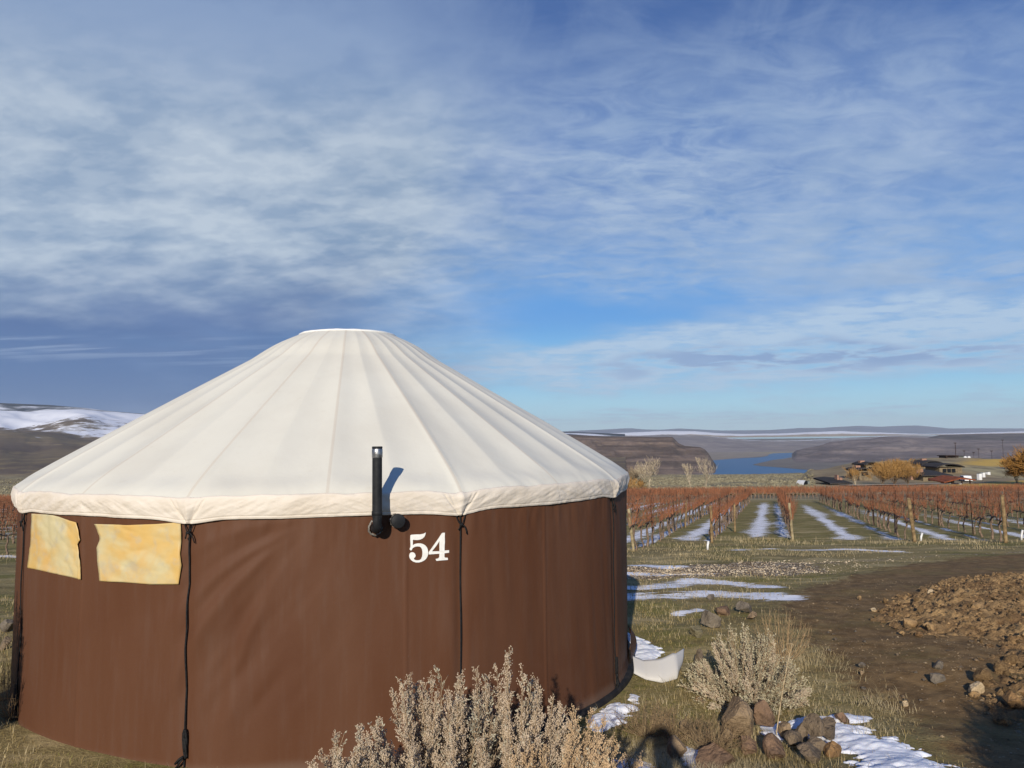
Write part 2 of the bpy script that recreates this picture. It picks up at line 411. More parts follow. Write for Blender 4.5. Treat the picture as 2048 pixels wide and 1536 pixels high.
# ------------------------------------------------------------------ ground
azs = np.concatenate([np.linspace(-180, -44, 60, endpoint=False), np.linspace(-44, 44, 640, endpoint=False), np.linspace(44, 180, 60)])
rs = np.concatenate([[0.05, 0.4, 0.9, 1.5], np.exp(np.linspace(math.log(2.0), math.log(60), 520)), np.exp(np.linspace(math.log(60.6), math.log(1600), 260)), np.exp(np.linspace(math.log(1700), math.log(29500), 50))])
AZ, RR = np.meshgrid(np.radians(azs), rs, indexing='ij')
gx, gy = RR * np.sin(AZ), RR * np.cos(AZ)
gz = GB(gx, gy)
far_w = sstep(RR, 90, 160) * sstep(RR, 1500, 1000)
gz = gz + far_w * (fbm(gx / 30, gy / 30, 4, 21) * 1.6 + fbm(gx / 7, gy / 7, 3, 23) * 0.8)
soil_poly = [gp(*p) for p in ((1560, 1215), (1600, 1178), (1760, 1140), (1900, 1118), (2250, 1095), (2500, 1400), (2300, 1620), (1960, 1560), (1860, 1470), (1760, 1415), (1690, 1370), (1640, 1320), (1600, 1262))]
soil = poly_mask(gx, gy, soil_poly, 0.9)
grav_line = [gp(*p) for p in ((900, 1150), (1100, 1146), (1255, 1142), (1400, 1145), (1550, 1138), (1700, 1122), (1850, 1112), (2048, 1103), (2300, 1095))]
gd = line_dist(gx, gy, grav_line)
grav = sstep(gd, 1.9, 0.7) * sstep(gx, 8.5, 5.0)
grav = np.maximum(grav, 0.5 * sstep(gd, 0.6, 0.1))
# snow: aisles between the rows, the track, patches in the lee
perp = gx * RV[0] + gy * RV[1]; alng = gx * RU[0] + gy * RU[1]
j = np.clip(np.searchsorted(RP, perp), 1, len(RP) - 1)
fr = (perp - RP[j - 1]) / (RP[j] - RP[j - 1]); gap = RP[j] - RP[j - 1]
inrow = sstep(alng, RS[j] + 0.2, RS[j] + 1.6) * sstep(alng, ROW_END, ROW_END - 2) * (perp > RP[0]) * (perp < RP[-1])
dcen = np.abs(fr - 0.5) * gap
lane_w = 0.34 + 0.5 * vnoise(gx * 0.10 + 3, gy * 0.06, 33) + fbm(gx * 0.5, gy * 0.5, 3, 35) * 0.9
dlane = np.minimum(np.abs(fr - 0.52) * gap / np.maximum(lane_w, 0.12), (np.abs(fr - 0.90) * gap + 0.12) / np.maximum(lane_w * 0.85, 0.1))
dens_l = np.clip(0.75 + fbm(gx * 0.06, gy * 0.04, 2, 37) * 2.0, 0.25, 1.0)
snow = inrow * sstep(dlane, 2.0, 0.0) * dens_l * 0.72
stray = inrow * sstep(np.abs(fr - 0.5) * gap, 0.9, 0.5)
streaks = []
for pts, wd in (([(1180, 1188), (1260, 1192), (1340, 1188), (1440, 1186), (1520, 1191), (1575, 1197)], 0.36),
                ([(1200, 1172), (1290, 1176), (1380, 1160), (1450, 1166), (1530, 1172)], 0.3),
                ([(1180, 1146), (1260, 1148), (1330, 1150), (1420, 1148)], 0.28),
                ([(1280, 1131), (1340, 1134)], 0.4), ([(1355, 1228), (1380, 1222), (1400, 1220)], 0.12),
                ([(1590, 1100), (1700, 1098), (1800, 1104)], 0.3), ([(1470, 1100), (1540, 1098)], 0.3),
                ([(-40, 1113), (10, 1112), (60, 1115)], 0.35)):
    d = line_dist(gx, gy, [gp(*p) for p in pts]); streaks.append(sstep(d, wd * 2.1, 0.0) * (0.8 + fbm(gx * 0.5, gy * 1.5, 3, 39) * 0.9))
snow = np.maximum(snow, np.max(streaks, 0) * 0.95)
green = np.clip(0.35 + fbm(gx * 0.5, gy * 0.5, 4, 41) * 1.6, 0, 1)
green = np.maximum(green, inrow * 0.6)
green = np.maximum(green, poly_mask(gx, gy, [gp(*p) for p in ((1240, 1205), (1300, 1202), (1370, 1208), (1350, 1230), (1250, 1232))], 0.4) * 1.0)
strip = sstep(np.abs(alng - RS[j] + 1.2), 2.2, 0.6)
green = np.maximum(green, strip * 0.6)
bench = sstep(RR, 84, 92)
lawn = poly_mask(gx, gy, [gp(*p) for p in ((1905, 934), (1925, 921), (1960, 919), (2060, 919), (2060, 930), (1960, 932))], 14.0)
lawn = np.maximum(lawn, 0.9 * poly_mask(gx, gy, [gp(*p) for p in ((1860, 973), (2000, 975), (2100, 975), (2100, 962), (1960, 966))], 8.0))
brush = sstep(np.abs(gp(1760, 945)[1] - gy), 70, 30) * (gx > 60)
a1 = np.stack([snow, grav, soil, np.ones_like(snow)], -1).reshape(-1, 4)
a2 = np.stack([green, bench, lawn, np.ones_like(snow)], -1).reshape(-1, 4)
GP_ = np.stack([gx, gy, gz], -1)

m_ground, nt, b = new_mat('ground')
b.inputs['Roughness'].default_value = 0.95; b.inputs['Specular IOR Level'].default_value = 0.1
pos = geopos(nt)
def attr(nt, nm):
    a = nt.nodes.new('ShaderNodeAttribute'); a.attribute_name = nm
    s_ = nt.nodes.new('ShaderNodeSeparateColor'); nt.links.new(a.outputs['Color'], s_.inputs[0]); return [X(nt, o) for o in s_.outputs]
s_snow, s_grav, s_soil = attr(nt, 'cover'); s_green, s_bench, s_lawn = attr(nt, 'plants')
n_big = noise(nt, pos, 0.8, 5); n_mid = noise(nt, pos, 5, 6, 0.65); n_fine = noise(nt, pos, 38, 6, 0.7); n_str = noise(nt, mapping(nt, pos, scale=(1, 2.4, 1)), 22, 5, 0.7)
grass_c = mix(nt, (s_green + (n_mid - 0.5) * 1.4).sm(0.3, 0.8), lin(150, 134, 90), lin(126, 120, 66))
grass_c = mix(nt, n_fine.sm(0.46, 0.68) * 0.8, grass_c, lin(100, 86, 54))
n_pat = noise(nt, mapping(nt, pos, scale=(0.5, 1.6, 1)), 0.9, 6, 0.65)
grass_c = mix(nt, n_pat.sm(0.52, 0.64) * 0.75, grass_c, lin(186, 166, 120))
grass_c = mix(nt, n_pat.sm(0.46, 0.36) * 0.6, grass_c, lin(96, 84, 56))
grass_c = mix(nt, n_str.sm(0.52, 0.70) * 0.55, grass_c, lin(196, 174, 124))
soil_c = mix(nt, n_mid.sm(0.35, 0.68), lin(140, 114, 78), lin(106, 84, 56))
peb_d, peb_c = noise(nt, pos, 26, kind='VORONOI')
soil_c = mix(nt, (noise(nt, pos, 12, 4).sm(0.55, 0.62)) * peb_d.sm(0.30, 0.15), soil_c, lin(168, 146, 116))
soil_c = mix(nt, n_big.sm(0.48, 0.66) * n_str.sm(0.40, 0.58) * 0.7, soil_c, lin(128, 114, 70))
c = mix(nt, (s_soil + (n_mid - 0.5) * 0.7 + (n_fine - 0.5) * 0.3).sm(0.4, 0.62), grass_c, soil_c)
gv_d, gv_c = noise(nt, pos, 16, kind='VORONOI')
sepg = nt.nodes.new('ShaderNodeSeparateColor'); nt.links.new(gv_c.s, sepg.inputs[0]); gvr = X(nt, sepg.outputs[0])
grav_c = mix(nt, gv_d.sm(0.45, 0.2) * gvr.sm(0.1, 0.5), lin(120, 102, 78), lin(240, 226, 200))
c = mix(nt, (s_grav + (n_mid - 0.5) * 0.9 + (n_big - 0.5) * 0.5).sm(0.42, 0.62), c, grav_c)
nb1 = noise(nt, mapping(nt, pos, scale=(1, 0.5, 1)), 0.12, 6, 0.7); nb2 = noise(nt, mapping(nt, pos, scale=(1, 0.35, 1)), 0.02, 4, 0.6)
bench_c = mix(nt, nb1.sm(0.36, 0.62), lin(126, 116, 92), lin(176, 164, 126))
bench_c = mix(nt, nb2.sm(0.4, 0.6) * 0.6, bench_c, lin(140, 120, 96))
c = mix(nt, s_bench, c, bench_c)
c = mix(nt, (s_lawn + (nb1 - 0.5) * 0.4).sm(0.4, 0.7), c, lin(200, 166, 90))
n_sn = noise(nt, mapping(nt, pos, scale=(0.6, 2.8, 1), rot=(0, 0, 0.12)), 2.4, 8, 0.72)
fsnow = (s_snow + (n_sn - 0.5) * 2.0 + (n_str - 0.5) * 0.7).sm(0.50, 0.64) * s_snow.sm(0.02, 0.12)
c = mix(nt, fsnow, c, (0.90, 0.90, 0.92))
nt.links.new(c.s, b.inputs['Base Color'])
hb = n_fine * 0.5 + n_mid * 0.7 + n_str * 0.3
bump(nt, b, hb * (1 - fsnow * 0.8), 0.75, 0.035)
ground = MB().grid(GP_).build('ground', m_ground, smooth=True, attrs={'cover': a1, 'plants': a2})
tag(ground, 'rough ground of dry grass, dark soil, gravel and thin snow', None, None, 'structure')

# ------------------------------------------------------------------ far terrain
def hill_mat(name, c1, c2, c3=None, strata=0.0, scale=0.004, snow=None, forest=None, zs=0.05):
    m, nt, b = new_mat(name); b.inputs['Roughness'].default_value = 1.0; b.inputs['Specular IOR Level'].default_value = 0.0
    pos = geopos(nt)
    n1 = noise(nt, pos, scale, 8, 0.62, 0.3); n2 = noise(nt, mapping(nt, pos, scale=(1, 1, 9)), scale * 3, 6, 0.65)
    c = mix(nt, n1.sm(0.35, 0.65), c1, c2)
    if c3: c = mix(nt, n2.sm(0.5, 0.7), c, c3)
    if strata:
        st = noise(nt, mapping(nt, pos, scale=(0.03, 0.03, 1)), zs, 4, 0.6)
        c = mix(nt, st.sm(0.45, 0.6) * strata, c, tuple(v * 0.55 for v in c1))
    s_, g_, _ = attr(nt, 'prof')
    if snow:
        f = (s_ + (n1 - 0.5) * snow[2] + (n2 - 0.5) * snow[2] * 0.8).sm(snow[0], snow[1])
        c = mix(nt, f, c, (0.84, 0.86, 0.9))
    if forest:
        f = (s_ + (n1 - 0.5) * forest[2]).sm(forest[0], forest[1]) * n2.sm(0.1, 0.3)
        c = mix(nt, f, c, lin(38, 52, 66))
    nt.links.new(c.s, b.inputs['Base Color'])
    return m
def hill(name, crest, Yc, Yb, zb, mat, shape=None, rough=0.06, seed=1, nt_=260, ns=60, behind=0.7, label=None, stretch=1.0):
    crest = sorted(crest); px = np.array([c[0] for c in crest], float); py = np.array([c[1] for c in crest], float)
    xs = np.linspace(px[0], px[-1], nt_); ys = np.interp(xs, px, py)
    dirs = np.array([ray(a, b_) for a, b_ in zip(xs, ys)])
    zc = CAMZ + dirs[:, 2] * Yc; t = dirs[:, 0]
    s = np.concatenate([np.linspace(0, 1, ns), np.linspace(1, 1 + behind, 14)[1:]])
    shp = np.interp(s, [p[0] for p in shape], [p[1] for p in shape]) if shape else np.sin(np.clip(s, 0, 1) * pi / 2)
    Sg, Tg = np.meshgrid(s, t); ZC = zc[:, None]
    Y = Yb + (Yc - Yb) * Sg
    nx, ny = Tg * Yc / (Yc - Yb) * 2.2, Sg * 3
    n = fbm(nx * 3 * stretch, ny * 2, 5, seed)
    sh = np.broadcast_to(shp, Sg.shape)
    sw = np.clip(Sg + n * 0.5 * rough * 6 * np.sin(np.clip(Sg, 0, 1) * pi), 0, 2)
    sh = np.interp(sw, s, shp)
    H = np.maximum(ZC - zb, 0)
    z = zb + H * sh + n * rough * H * np.sin(np.clip(Sg, 0, 1) * pi) - np.clip(Sg - 1, 0, 9) * H * 0.5
    Yj = Y + fbm(nx * 2, ny, 4, seed + 7) * (Yc - Yb) * 0.10 * np.sin(np.clip(Sg, 0, 1) * pi)
    P_ = np.stack([Tg * Yj, Yj, z], -1)
    prof = np.stack([Sg, (P_[..., 2] - zb) / (H + 1e-6), n + 0.5, np.ones_like(Sg)], -1).reshape(-1, 4)
    o = MB().grid(P_).build(name, mat, smooth=True, attrs={'prof': prof})
    tag(o, label, None, None, 'structure'); return o
lerp_shape = lambda *p: list(p)
hill('snowy_hills', [(-900, 790), (-300, 798), (0, 806), (100, 810), (160, 815), (220, 822), (290, 828), (420, 840), (600, 850), (900, 858), (1150, 864), (1250, 868)], 9000, 2300, -120,
     hill_mat('snowy_hills', lin(98, 86, 78), lin(130, 116, 92), lin(150, 134, 100), 0.3, 0.0016, (0.40, 0.50, 0.75), (0.72, 0.84, 0.8), 0.02),
     shape=[(0, 0), (.15, .13), (.4, .36), (.6, .62), (.8, .85), (1, 1), (2, 1.0)], rough=0.07, seed=5, nt_=420, ns=90, label='snowy hills with dark forest along the crest')
hill('dark_slope', [(-900, 885), (-200, 896), (0, 912), (60, 920), (120, 900), (200, 880), (300, 868), (450, 862), (700, 866), (900, 875), (1100, 890)], 4200, 1900, -172,
     hill_mat('dark_slope', lin(84, 75, 70), lin(116, 102, 86), lin(166, 148, 112), 0.5, 0.010), rough=0.09, seed=15, label='dark bare slopes of the canyon')
hill('basalt_mesa', [(500, 868), (800, 868), (1100, 868), (1150, 870), (1200, 872), (1300, 874), (1345, 874), (1350, 879), (1357, 886), (1370, 892), (1400, 894), (1410, 899), (1418, 908), (1426, 922), (1431, 934), (1440, 946), (1446, 950)], 3900, 3250, -172,
     hill_mat('basalt_mesa', lin(104, 89, 80), lin(126, 108, 96), lin(140, 124, 106), 0.8, 0.010, None, None, 0.05),
     shape=[(0, 0), (.2, .16), (.45, .42), (.52, .52), (.6, .6), (.72, .72), (.76, .86), (.84, .9), (.9, .98), (1, 1), (2, 1)], rough=0.05, seed=25, nt_=500, ns=80, label='flat topped brown basalt mesa with layered cliffs')
hill('canyon_rim', [(1583, 917), (1588, 908), (1592, 902), (1606, 897), (1640, 891), (1660, 884), (1700, 880), (1740, 878), (1762, 874), (1800, 874), (1850, 876), (1900, 879), (2048, 882), (2300, 880), (3000, 880)], 5600, 4300, -172,
     hill_mat('canyon_rim', lin(112, 102, 102), lin(136, 124, 118), lin(88, 80, 86), 0.6, 0.006, None, None, 0.04),
     shape=[(0, 0), (.25, .12), (.5, .35), (.55, .55), (.7, .68), (.85, .88), (1, 1), (2, 1)], rough=0.08, seed=35, nt_=420, label='low brown canyon rim right of the river')
hill('ridge', [(1830, 884), (1860, 874), (1880, 870), (1920, 869), (1960, 868), (2048, 867), (2300, 866), (3000, 866)], 7600, 6300, -100,
     hill_mat('ridge', lin(86, 80, 80), lin(104, 96, 92), lin(60, 56, 62), 0.6, 0.004), rough=0.1, seed=45, label='dark ridge with cliffs far on the right')
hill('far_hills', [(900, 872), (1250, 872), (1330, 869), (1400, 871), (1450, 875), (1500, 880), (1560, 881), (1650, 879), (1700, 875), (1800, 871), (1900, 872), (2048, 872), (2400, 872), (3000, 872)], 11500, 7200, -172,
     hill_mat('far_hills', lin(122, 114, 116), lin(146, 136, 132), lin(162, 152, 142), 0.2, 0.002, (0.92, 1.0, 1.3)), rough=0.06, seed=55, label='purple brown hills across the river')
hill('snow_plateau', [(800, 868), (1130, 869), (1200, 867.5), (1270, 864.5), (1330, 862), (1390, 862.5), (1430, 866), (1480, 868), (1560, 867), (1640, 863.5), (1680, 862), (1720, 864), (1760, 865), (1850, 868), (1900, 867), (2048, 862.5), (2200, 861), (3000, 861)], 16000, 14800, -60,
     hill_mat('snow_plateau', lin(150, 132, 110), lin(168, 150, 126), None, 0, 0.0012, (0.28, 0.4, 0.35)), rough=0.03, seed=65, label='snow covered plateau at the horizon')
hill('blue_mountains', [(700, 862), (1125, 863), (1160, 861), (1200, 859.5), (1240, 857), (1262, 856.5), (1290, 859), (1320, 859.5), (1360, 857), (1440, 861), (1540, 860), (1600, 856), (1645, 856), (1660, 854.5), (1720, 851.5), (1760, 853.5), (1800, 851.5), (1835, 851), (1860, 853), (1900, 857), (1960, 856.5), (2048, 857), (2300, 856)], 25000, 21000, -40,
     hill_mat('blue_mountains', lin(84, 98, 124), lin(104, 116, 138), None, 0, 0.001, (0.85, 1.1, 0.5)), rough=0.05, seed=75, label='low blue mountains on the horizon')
# river and flats
ZW = -170.0
def on_plane(px, py, z): 
    d = ray(px, py); Y = (z - CAMZ) / d[2]; return CAM + d * Y
river_px = [(1300, 965), (1426, 921), (1432, 918.5), (1480, 916.5), (1520, 914.5), (1535, 912), (1538, 908.5), (1548, 906.6), (1590, 905), (1600, 905), (1592, 914), (1570, 917.5), (1545, 920.5), (1525, 925), (1508, 928.5), (1506, 930), (1520, 932), (1560, 935), (1610, 939.5), (1680, 946), (1680, 970)]
import mathutils.geometry as mg
rv = [on_plane(a, b_, ZW) for a, b_ in river_px]
tri = mg.tessellate_polygon([[Vector(p) for p in rv]])
m_w, nt, b = new_mat('river_water')
b.inputs['Base Color'].default_value = lin(66, 112, 152) + (1,); b.inputs['Roughness'].default_value = 0.55  # blue of the reflected sky put into base colour, specular kept low
b.inputs['Specular IOR Level'].default_value = 0.06
bump(nt, b, noise(nt, geopos(nt), 0.05, 4), 0.3, 2.0)
river = MB().add(rv, f3=[tuple(t) for t in tri]).build('river', m_w)
tag(river, 'blue river bending through the canyon', None, None, 'structure')
fl = [on_plane(a, b_, ZW + 0.6) for a, b_ in ((1380, 922), (1426, 920.5), (1480, 916), (1520, 914), (1534, 911.8), (1537, 908.8), (1530, 906.5), (1480, 904.5), (1380, 904))]
flat = MB().add(fl, f3=[tuple(t) for t in mg.tessellate_polygon([[Vector(p) for p in fl]])]).build('river_flats', simple('river_flats', lin(148, 132, 112), lin(130, 116, 98), 0.01))
tag(flat, 'tan flats on the far bank of the river', None, None, 'structure')
pn = [on_plane(a, b_, ZW + 0.6) for a, b_ in ((1506, 929.2), (1525, 924.5), (1545, 920), (1570, 917), (1592, 913), (1700, 908), (2048, 906), (2600, 906), (2600, 950), (1700, 948), (1610, 939), (1560, 934.6), (1520, 931.6))]
spit = MB().add(pn, f3=[tuple(t) for t in mg.tessellate_polygon([[Vector(p) for p in pn]])]).build('river_spit', simple('river_spit', lin(118, 108, 94), lin(104, 94, 84), 0.008))
tag(spit, 'low grey brown spit of land in the river', None, None, 'structure')

# ================================================================== the yurt
toc = -YC / np.linalg.norm(YC); rgt = np.array([-toc[1], toc[0], 0.0]); rgt = rgt if rgt[0] > 0 else -rgt
PH0 = -20.6
def ypt(th, r, z):                                       # local to the yurt's base; th in degrees from the viewer's side, + to the right
    t = np.radians(np.asarray(th, float)); th, r, z = np.broadcast_arrays(t, r, z)
    return (np.cos(th) * r)[..., None] * toc + (np.sin(th) * r)[..., None] * rgt + z[..., None] * np.array([0, 0, 1.0])
def wp(px, py, r=3.05):                                  # pixel -> (theta, z) on the cylinder of radius r
    d = ray(px, py); o = CAM - YC
    a = d[0] ** 2 + d[1] ** 2; bq = o[0] * d[0] + o[1] * d[1]; c = o[0] ** 2 + o[1] ** 2 - r * r
    disc = bq * bq - a * c
    k = (-bq - math.sqrt(max(disc, 0))) / a
    p = o + d * k
    return math.degrees(math.atan2(p @ rgt, p @ toc)), p[2]
def phi(th):                                             # signed angle to the nearest rope corner
    return (np.asarray(th) - PH0 + 18) % 36 - 18
def facet(th):
    f = np.abs(np.abs(phi(th)) - 18)
    return np.cos(np.radians(18)) / np.cos(np.radians(f))
def rwall(th, z):
    th = np.asarray(th, float); z = np.asarray(z, float)
    u = np.radians(th) * 3.05
    r = 3.068 * (1 - 0.2 * (1 - facet(th)))
    q = u * 0.80 - z * 0.60; p = u * 0.60 + z * 0.80        # drape folds rising to the right
    md = np.exp(-((u + 0.75) / 0.55) ** 2) * sstep(z, 0.15, 0.7) + 0.55 * np.exp(-((u + 1.9) / 0.8) ** 2) * sstep(z, 0.2, 0.9) * 0.6
    keep = 1 - 0.85 * np.exp(-((u - 0.52) / 0.32) ** 2 - ((z - 1.33) / 0.3) ** 2)
    r = r + fbm(q * 4.2, p * 0.7, 3, 51, 0.45) * 0.06 * md * keep
    q2 = u * 0.85 + z * 0.45
    r = r + fbm(u * 5.0 + 0.3 * z, z * 0.5, 3, 57) * (0.007 + 0.013 * sstep(u, -0.2, 0.5)) * keep + fbm(u * 1.3, z * 0.8, 2, 59) * 0.028
    r = r + fbm(u * 9, z * 2.2, 3, 61) * 0.026 * sstep(z, 1.35, 1.7) * keep
    r = r - 0.020 * np.exp(-(np.abs(phi(th)) / 0.9) ** 2)
    for (tu, tz), amp, wd in FANS:
        d0u, d0z = tu - APEX[0], tz - APEX[1]; L = math.hypot(d0u, d0z); t = np.clip(((u - APEX[0]) * d0u + (z - APEX[1]) * d0z) / L ** 2, 0, 1.3)
        bow = 0.13 * np.sin(np.clip(t, 0, 1) * pi) * L
        dist = ((u - APEX[0]) * (-d0z) + (z - APEX[1]) * d0u) / L + bow * (0.5 if tz > 0.9 else 0.8)
        r = r + amp * np.exp(-(dist / (wd * (0.35 + 0.9 * t))) ** 2) * sstep(t, 0.06, 0.45) * sstep(t, 1.28, 0.8)
    for us in SEAMS: r = r + 0.006 * np.exp(-((u - us) / 0.010) ** 2)
    return r
def _uz(px, py):
    t_, z_ = wp(px, py); return (math.radians(t_) * 3.05, z_)
APEX = _uz(648, 1032)
FANS = [(_uz(*q), a_ * 0.85, w_) for q, a_, w_ in (((330, 1130), 0.009, 0.05), ((345, 1205), -0.010, 0.05), ((310, 1270), 0.013, 0.06), ((330, 1360), -0.010, 0.055), ((320, 1440), 0.014, 0.07), ((420, 1480), -0.008, 0.06), ((450, 1530), 0.010, 0.06))]
SEAMS = [math.radians(wp(812, 1250)[0]) * 3.05, math.radians(wp(1094, 1250)[0]) * 3.05, math.radians(wp(150, 1350)[0]) * 3.05, -3.9, 4.2, 6.0, -6.2, 8.0]

m_wall, nt, b = new_mat('brown_canvas'); b.inputs['Roughness'].default_value = 0.6; b.inputs['Specular IOR Level'].default_value = 0.15
oc = objco(nt); sz = nt.nodes.new('ShaderNodeSeparateXYZ'); nt.links.new(oc, sz.inputs[0]); zz = X(nt, sz.outputs[2])
w1 = noise(nt, mapping(nt, oc, scale=(1, 1, 0.25)), 1.6, 5, 0.55); w2 = noise(nt, oc, 60, 3, 0.7); w3 = noise(nt, mapping(nt, oc, scale=(3, 3, 0.35)), 4, 5, 0.6)
c = mix(nt, w1.sm(0.3, 0.7), (0.098, 0.040, 0.0195), (0.114, 0.052, 0.0285))
c = mix(nt, w3.sm(0.45, 0.7) * 0.3, c, (0.124, 0.070, 0.048))
w4 = noise(nt, mapping(nt, oc, loc=(5, 2, 1)), 0.9, 5, 0.6)
c = mix(nt, w4.sm(0.5, 0.7) * 0.5, c, (0.092, 0.036, 0.018))
c = mix(nt, noise(nt, mapping(nt, oc, scale=(1, 1, 0.12), loc=(2, 2, 0)), 22, 3).sm(0.6, 0.75) * 0.10, c, (0.15, 0.095, 0.07))
hem = (zz + (w1 - 0.5) * 0.10).sm(0.10, 0.01)
c = mix(nt, hem * 0.4, c, (0.17, 0.125, 0.095))
nt.links.new(c.s, b.inputs['Base Color']); bump(nt, b, w2 * 0.3 + noise(nt, oc, 14, 4) * 0.7 + noise(nt, oc, 260, 2) * 0.12, 0.16, 0.01)
m_roof, nt, b = new_mat('cream_canvas'); b.inputs['Roughness'].default_value = 0.7
oc = objco(nt); n1 = noise(nt, oc, 1.1, 5, 0.6); n2 = noise(nt, oc, 9, 5, 0.6)
c = mix(nt, n1.sm(0.35, 0.7), (0.70, 0.68, 0.585), (0.645, 0.62, 0.53)); c = mix(nt, n2.sm(0.6, 0.85) * 0.3, c, (0.52, 0.46, 0.36))
# seams sewn every 18 degrees (stitching, a mark of the cloth)
sz = nt.nodes.new('ShaderNodeSeparateXYZ'); nt.links.new(oc, sz.inputs[0]); ox, oy = X(nt, sz.outputs[0]), X(nt, sz.outputs[1])
ct = ox * float(toc[0]) + oy * float(toc[1]); cr = ox * float(rgt[0]) + oy * float(rgt[1])
ang = cr._m('ARCTAN2', ct) * (180 / pi); rad_ = (ox * ox + oy * oy).pow(0.5)
dseam = (((ang - (PH0 - 9)) / 18.0)._m('FRACT') - 0.5).abs() * 18 * (pi / 180) * rad_
c = mix(nt, dseam.sm(0.016, 0.006) * 0.32, c, (0.50, 0.40, 0.30))
nt.links.new(c.s, b.inputs['Base Color']); bump(nt, b, noise(nt, oc, 26, 5), 0.10, 0.01)
m_val, nt, b = new_mat('valance_canvas'); b.inputs['Roughness'].default_value = 0.7
oc = objco(nt); n1 = noise(nt, oc, 2.5, 5, 0.6)
c = mix(nt, n1.sm(0.35, 0.7), (0.70, 0.635, 0.545), (0.64, 0.57, 0.475)); nt.links.new(c.s, b.inputs['Base Color'])
bump(nt, b, noise(nt, oc, 30, 5), 0.12, 0.01)
m_black = simple('black_steel', (0.013, 0.014, 0.016), (0.022, 0.023, 0.025), 20, 0.6, 0.1, 90, spec=0.2)
m_rope = simple('black_cord', (0.010, 0.010, 0.011), (0.02, 0.02, 0.02), 60, 0.8, 0.4, 300)
m_galv = simple('galvanised_steel', (0.42, 0.43, 0.44), (0.2, 0.2, 0.2), 25, 0.42, 0.15, 80, metal=0.85)
m_rim = simple('black_rubber', (0.012, 0.012, 0.013), (0.03, 0.027, 0.024), 9, 0.8)
m_num = simple('white_paint', (0.82, 0.82, 0.78), (0.76, 0.75, 0.70), 30, 0.6)
m_vin, nt, b = new_mat('yellowed_vinyl'); b.inputs['Roughness'].default_value = 0.35; b.inputs['Specular IOR Level'].default_value = 0.4
oc = objco(nt); n1 = noise(nt, oc, 2.6, 4, 0.55, 0.6); n2 = noise(nt, mapping(nt, oc, loc=(3, 1, 7)), 3.4, 5, 0.6, 0.5); n3 = noise(nt, mapping(nt, oc, loc=(9, 4, 2)), 9, 4)
c = mix(nt, n1.sm(0.36, 0.62), lin(206, 172, 104), lin(200, 188, 146)); c = mix(nt, n2.sm(0.46, 0.68) * 0.6, c, lin(208, 164, 92)); c = mix(nt, n3.sm(0.52, 0.70) * 0.4, c, lin(170, 168, 154))
nt.links.new(c.s, b.inputs['Base Color'])

yurt = empty('yurt', YC, 0, 'round yurt with brown canvas wall, cream roof and white number 54', 'yurt')
th = np.linspace(-180, 180, 1441); zw = np.linspace(0.0, 1.86, 94)
TH, ZZ = np.meshgrid(th, zw, indexing='ij')
RW = rwall(TH, ZZ) + 0.012 * np.exp(-(ZZ / 0.05) ** 2)
RW = RW - 0.06 * sstep(ZZ, 1.74, 1.80)
MB().grid(ypt(TH, RW, ZZ)).build('wall', m_wall, yurt, True)
# black rim of the platform under the wall
mb = MB(); thr = np.linspace(-180, 180, 361)
prof = [(3.0, 0.012), (3.095, 0.012), (3.105, -0.01), (3.10, -0.4)]
Pg = np.stack([ypt(thr, np.full(361, r), np.full(361, z)) for r, z in prof], 1); mb.grid(Pg[:, ::1]); mb.build('base_rim', m_rim, yurt, True)
# roof
th = np.linspace(-180, 180, 1081); s = np.linspace(0, 1, 90)
TH, SS = np.meshgrid(th, s, indexing='ij')
def roof_r(th, s):
    base = 3.088 * (1 - 0.2 * (1 - facet(th)) * (1 - s))
    return base * (1 - s) + 0.535 * s
def roof_z(th, s):
    dip = 0.022 * np.exp(-(np.abs(phi(th)) / 3.0) ** 2) * (1 - s) ** 8
    z = 1.925 + (3.417 - 1.925) * s - dip - 0.03 * np.exp(-s / 0.035) + 0.024 * np.sin(pi * np.clip((s - 0.80) / 0.20, 0, 1)) ** 1.2
    # cloth sags between the rafters, more to one side
    raft = (np.asarray(th) - PH0) / 9.0
    z = z - 0.024 * (1 - s) ** 0.6 * np.sin(pi * (raft % 1.0)) ** 1.2 * sstep(s, 0.0, 0.10)
    z = z - 0.012 * (1 - s) * np.sin(pi * ((raft / 2) % 1.0)) * sstep(s, 0.0, 0.08)
    u = np.radians(np.asarray(th)) * 3
    z = z + fbm(u * 2.2, s * 3, 3, 71) * 0.022 * (1 - s) * sstep(s, 0, 0.1) + fbm(u * 7 + s * 9 * np.sign(phi(th)), s * 5, 3, 73) * 0.02 * np.exp(-s / 0.06)
    z = z + 0.010 * np.exp(-(phi(th) * 0.055 * (1 - s) / 0.03) ** 2) * (1 - s)
    return z
MB().grid(ypt(TH, roof_r(TH, SS), roof_z(TH, SS))).build('roof', m_roof, yurt, True)
# valance
th = np.linspace(-180, 180, 2161); v = np.linspace(0, 1, 44)
TH, VV = np.meshgrid(th, v, indexing='ij')
ph = phi(TH); ug = np.radians(ph) * 3.06
zt = roof_z(TH, np.zeros_like(TH)) + 0.0; zb = 1.732 - 0.030 * np.exp(-(np.abs(ph) / 3.4) ** 2) + fbm(np.radians(TH) * 6, TH * 0 + 3, 3, 81) * 0.02
zv = zt + (zb - zt) * VV
rv_ = 3.088 * (1 - 0.2 * (1 - facet(TH))) + 0.022 * np.sin(pi * np.clip(VV, 0, 1) ** 0.6) ** 0.7 - 0.004 * VV
un = np.radians(TH) * 3.06
rv_ += fbm(un * 7 + VV * 1.6 * np.sign(ph), VV * 1.2, 4, 83) * 0.030 * np.sin(pi * np.clip(VV * 0.9 + 0.05, 0, 1)) + fbm(un * 26, VV * 2.0, 2, 85) * 0.007 * VV ** 3
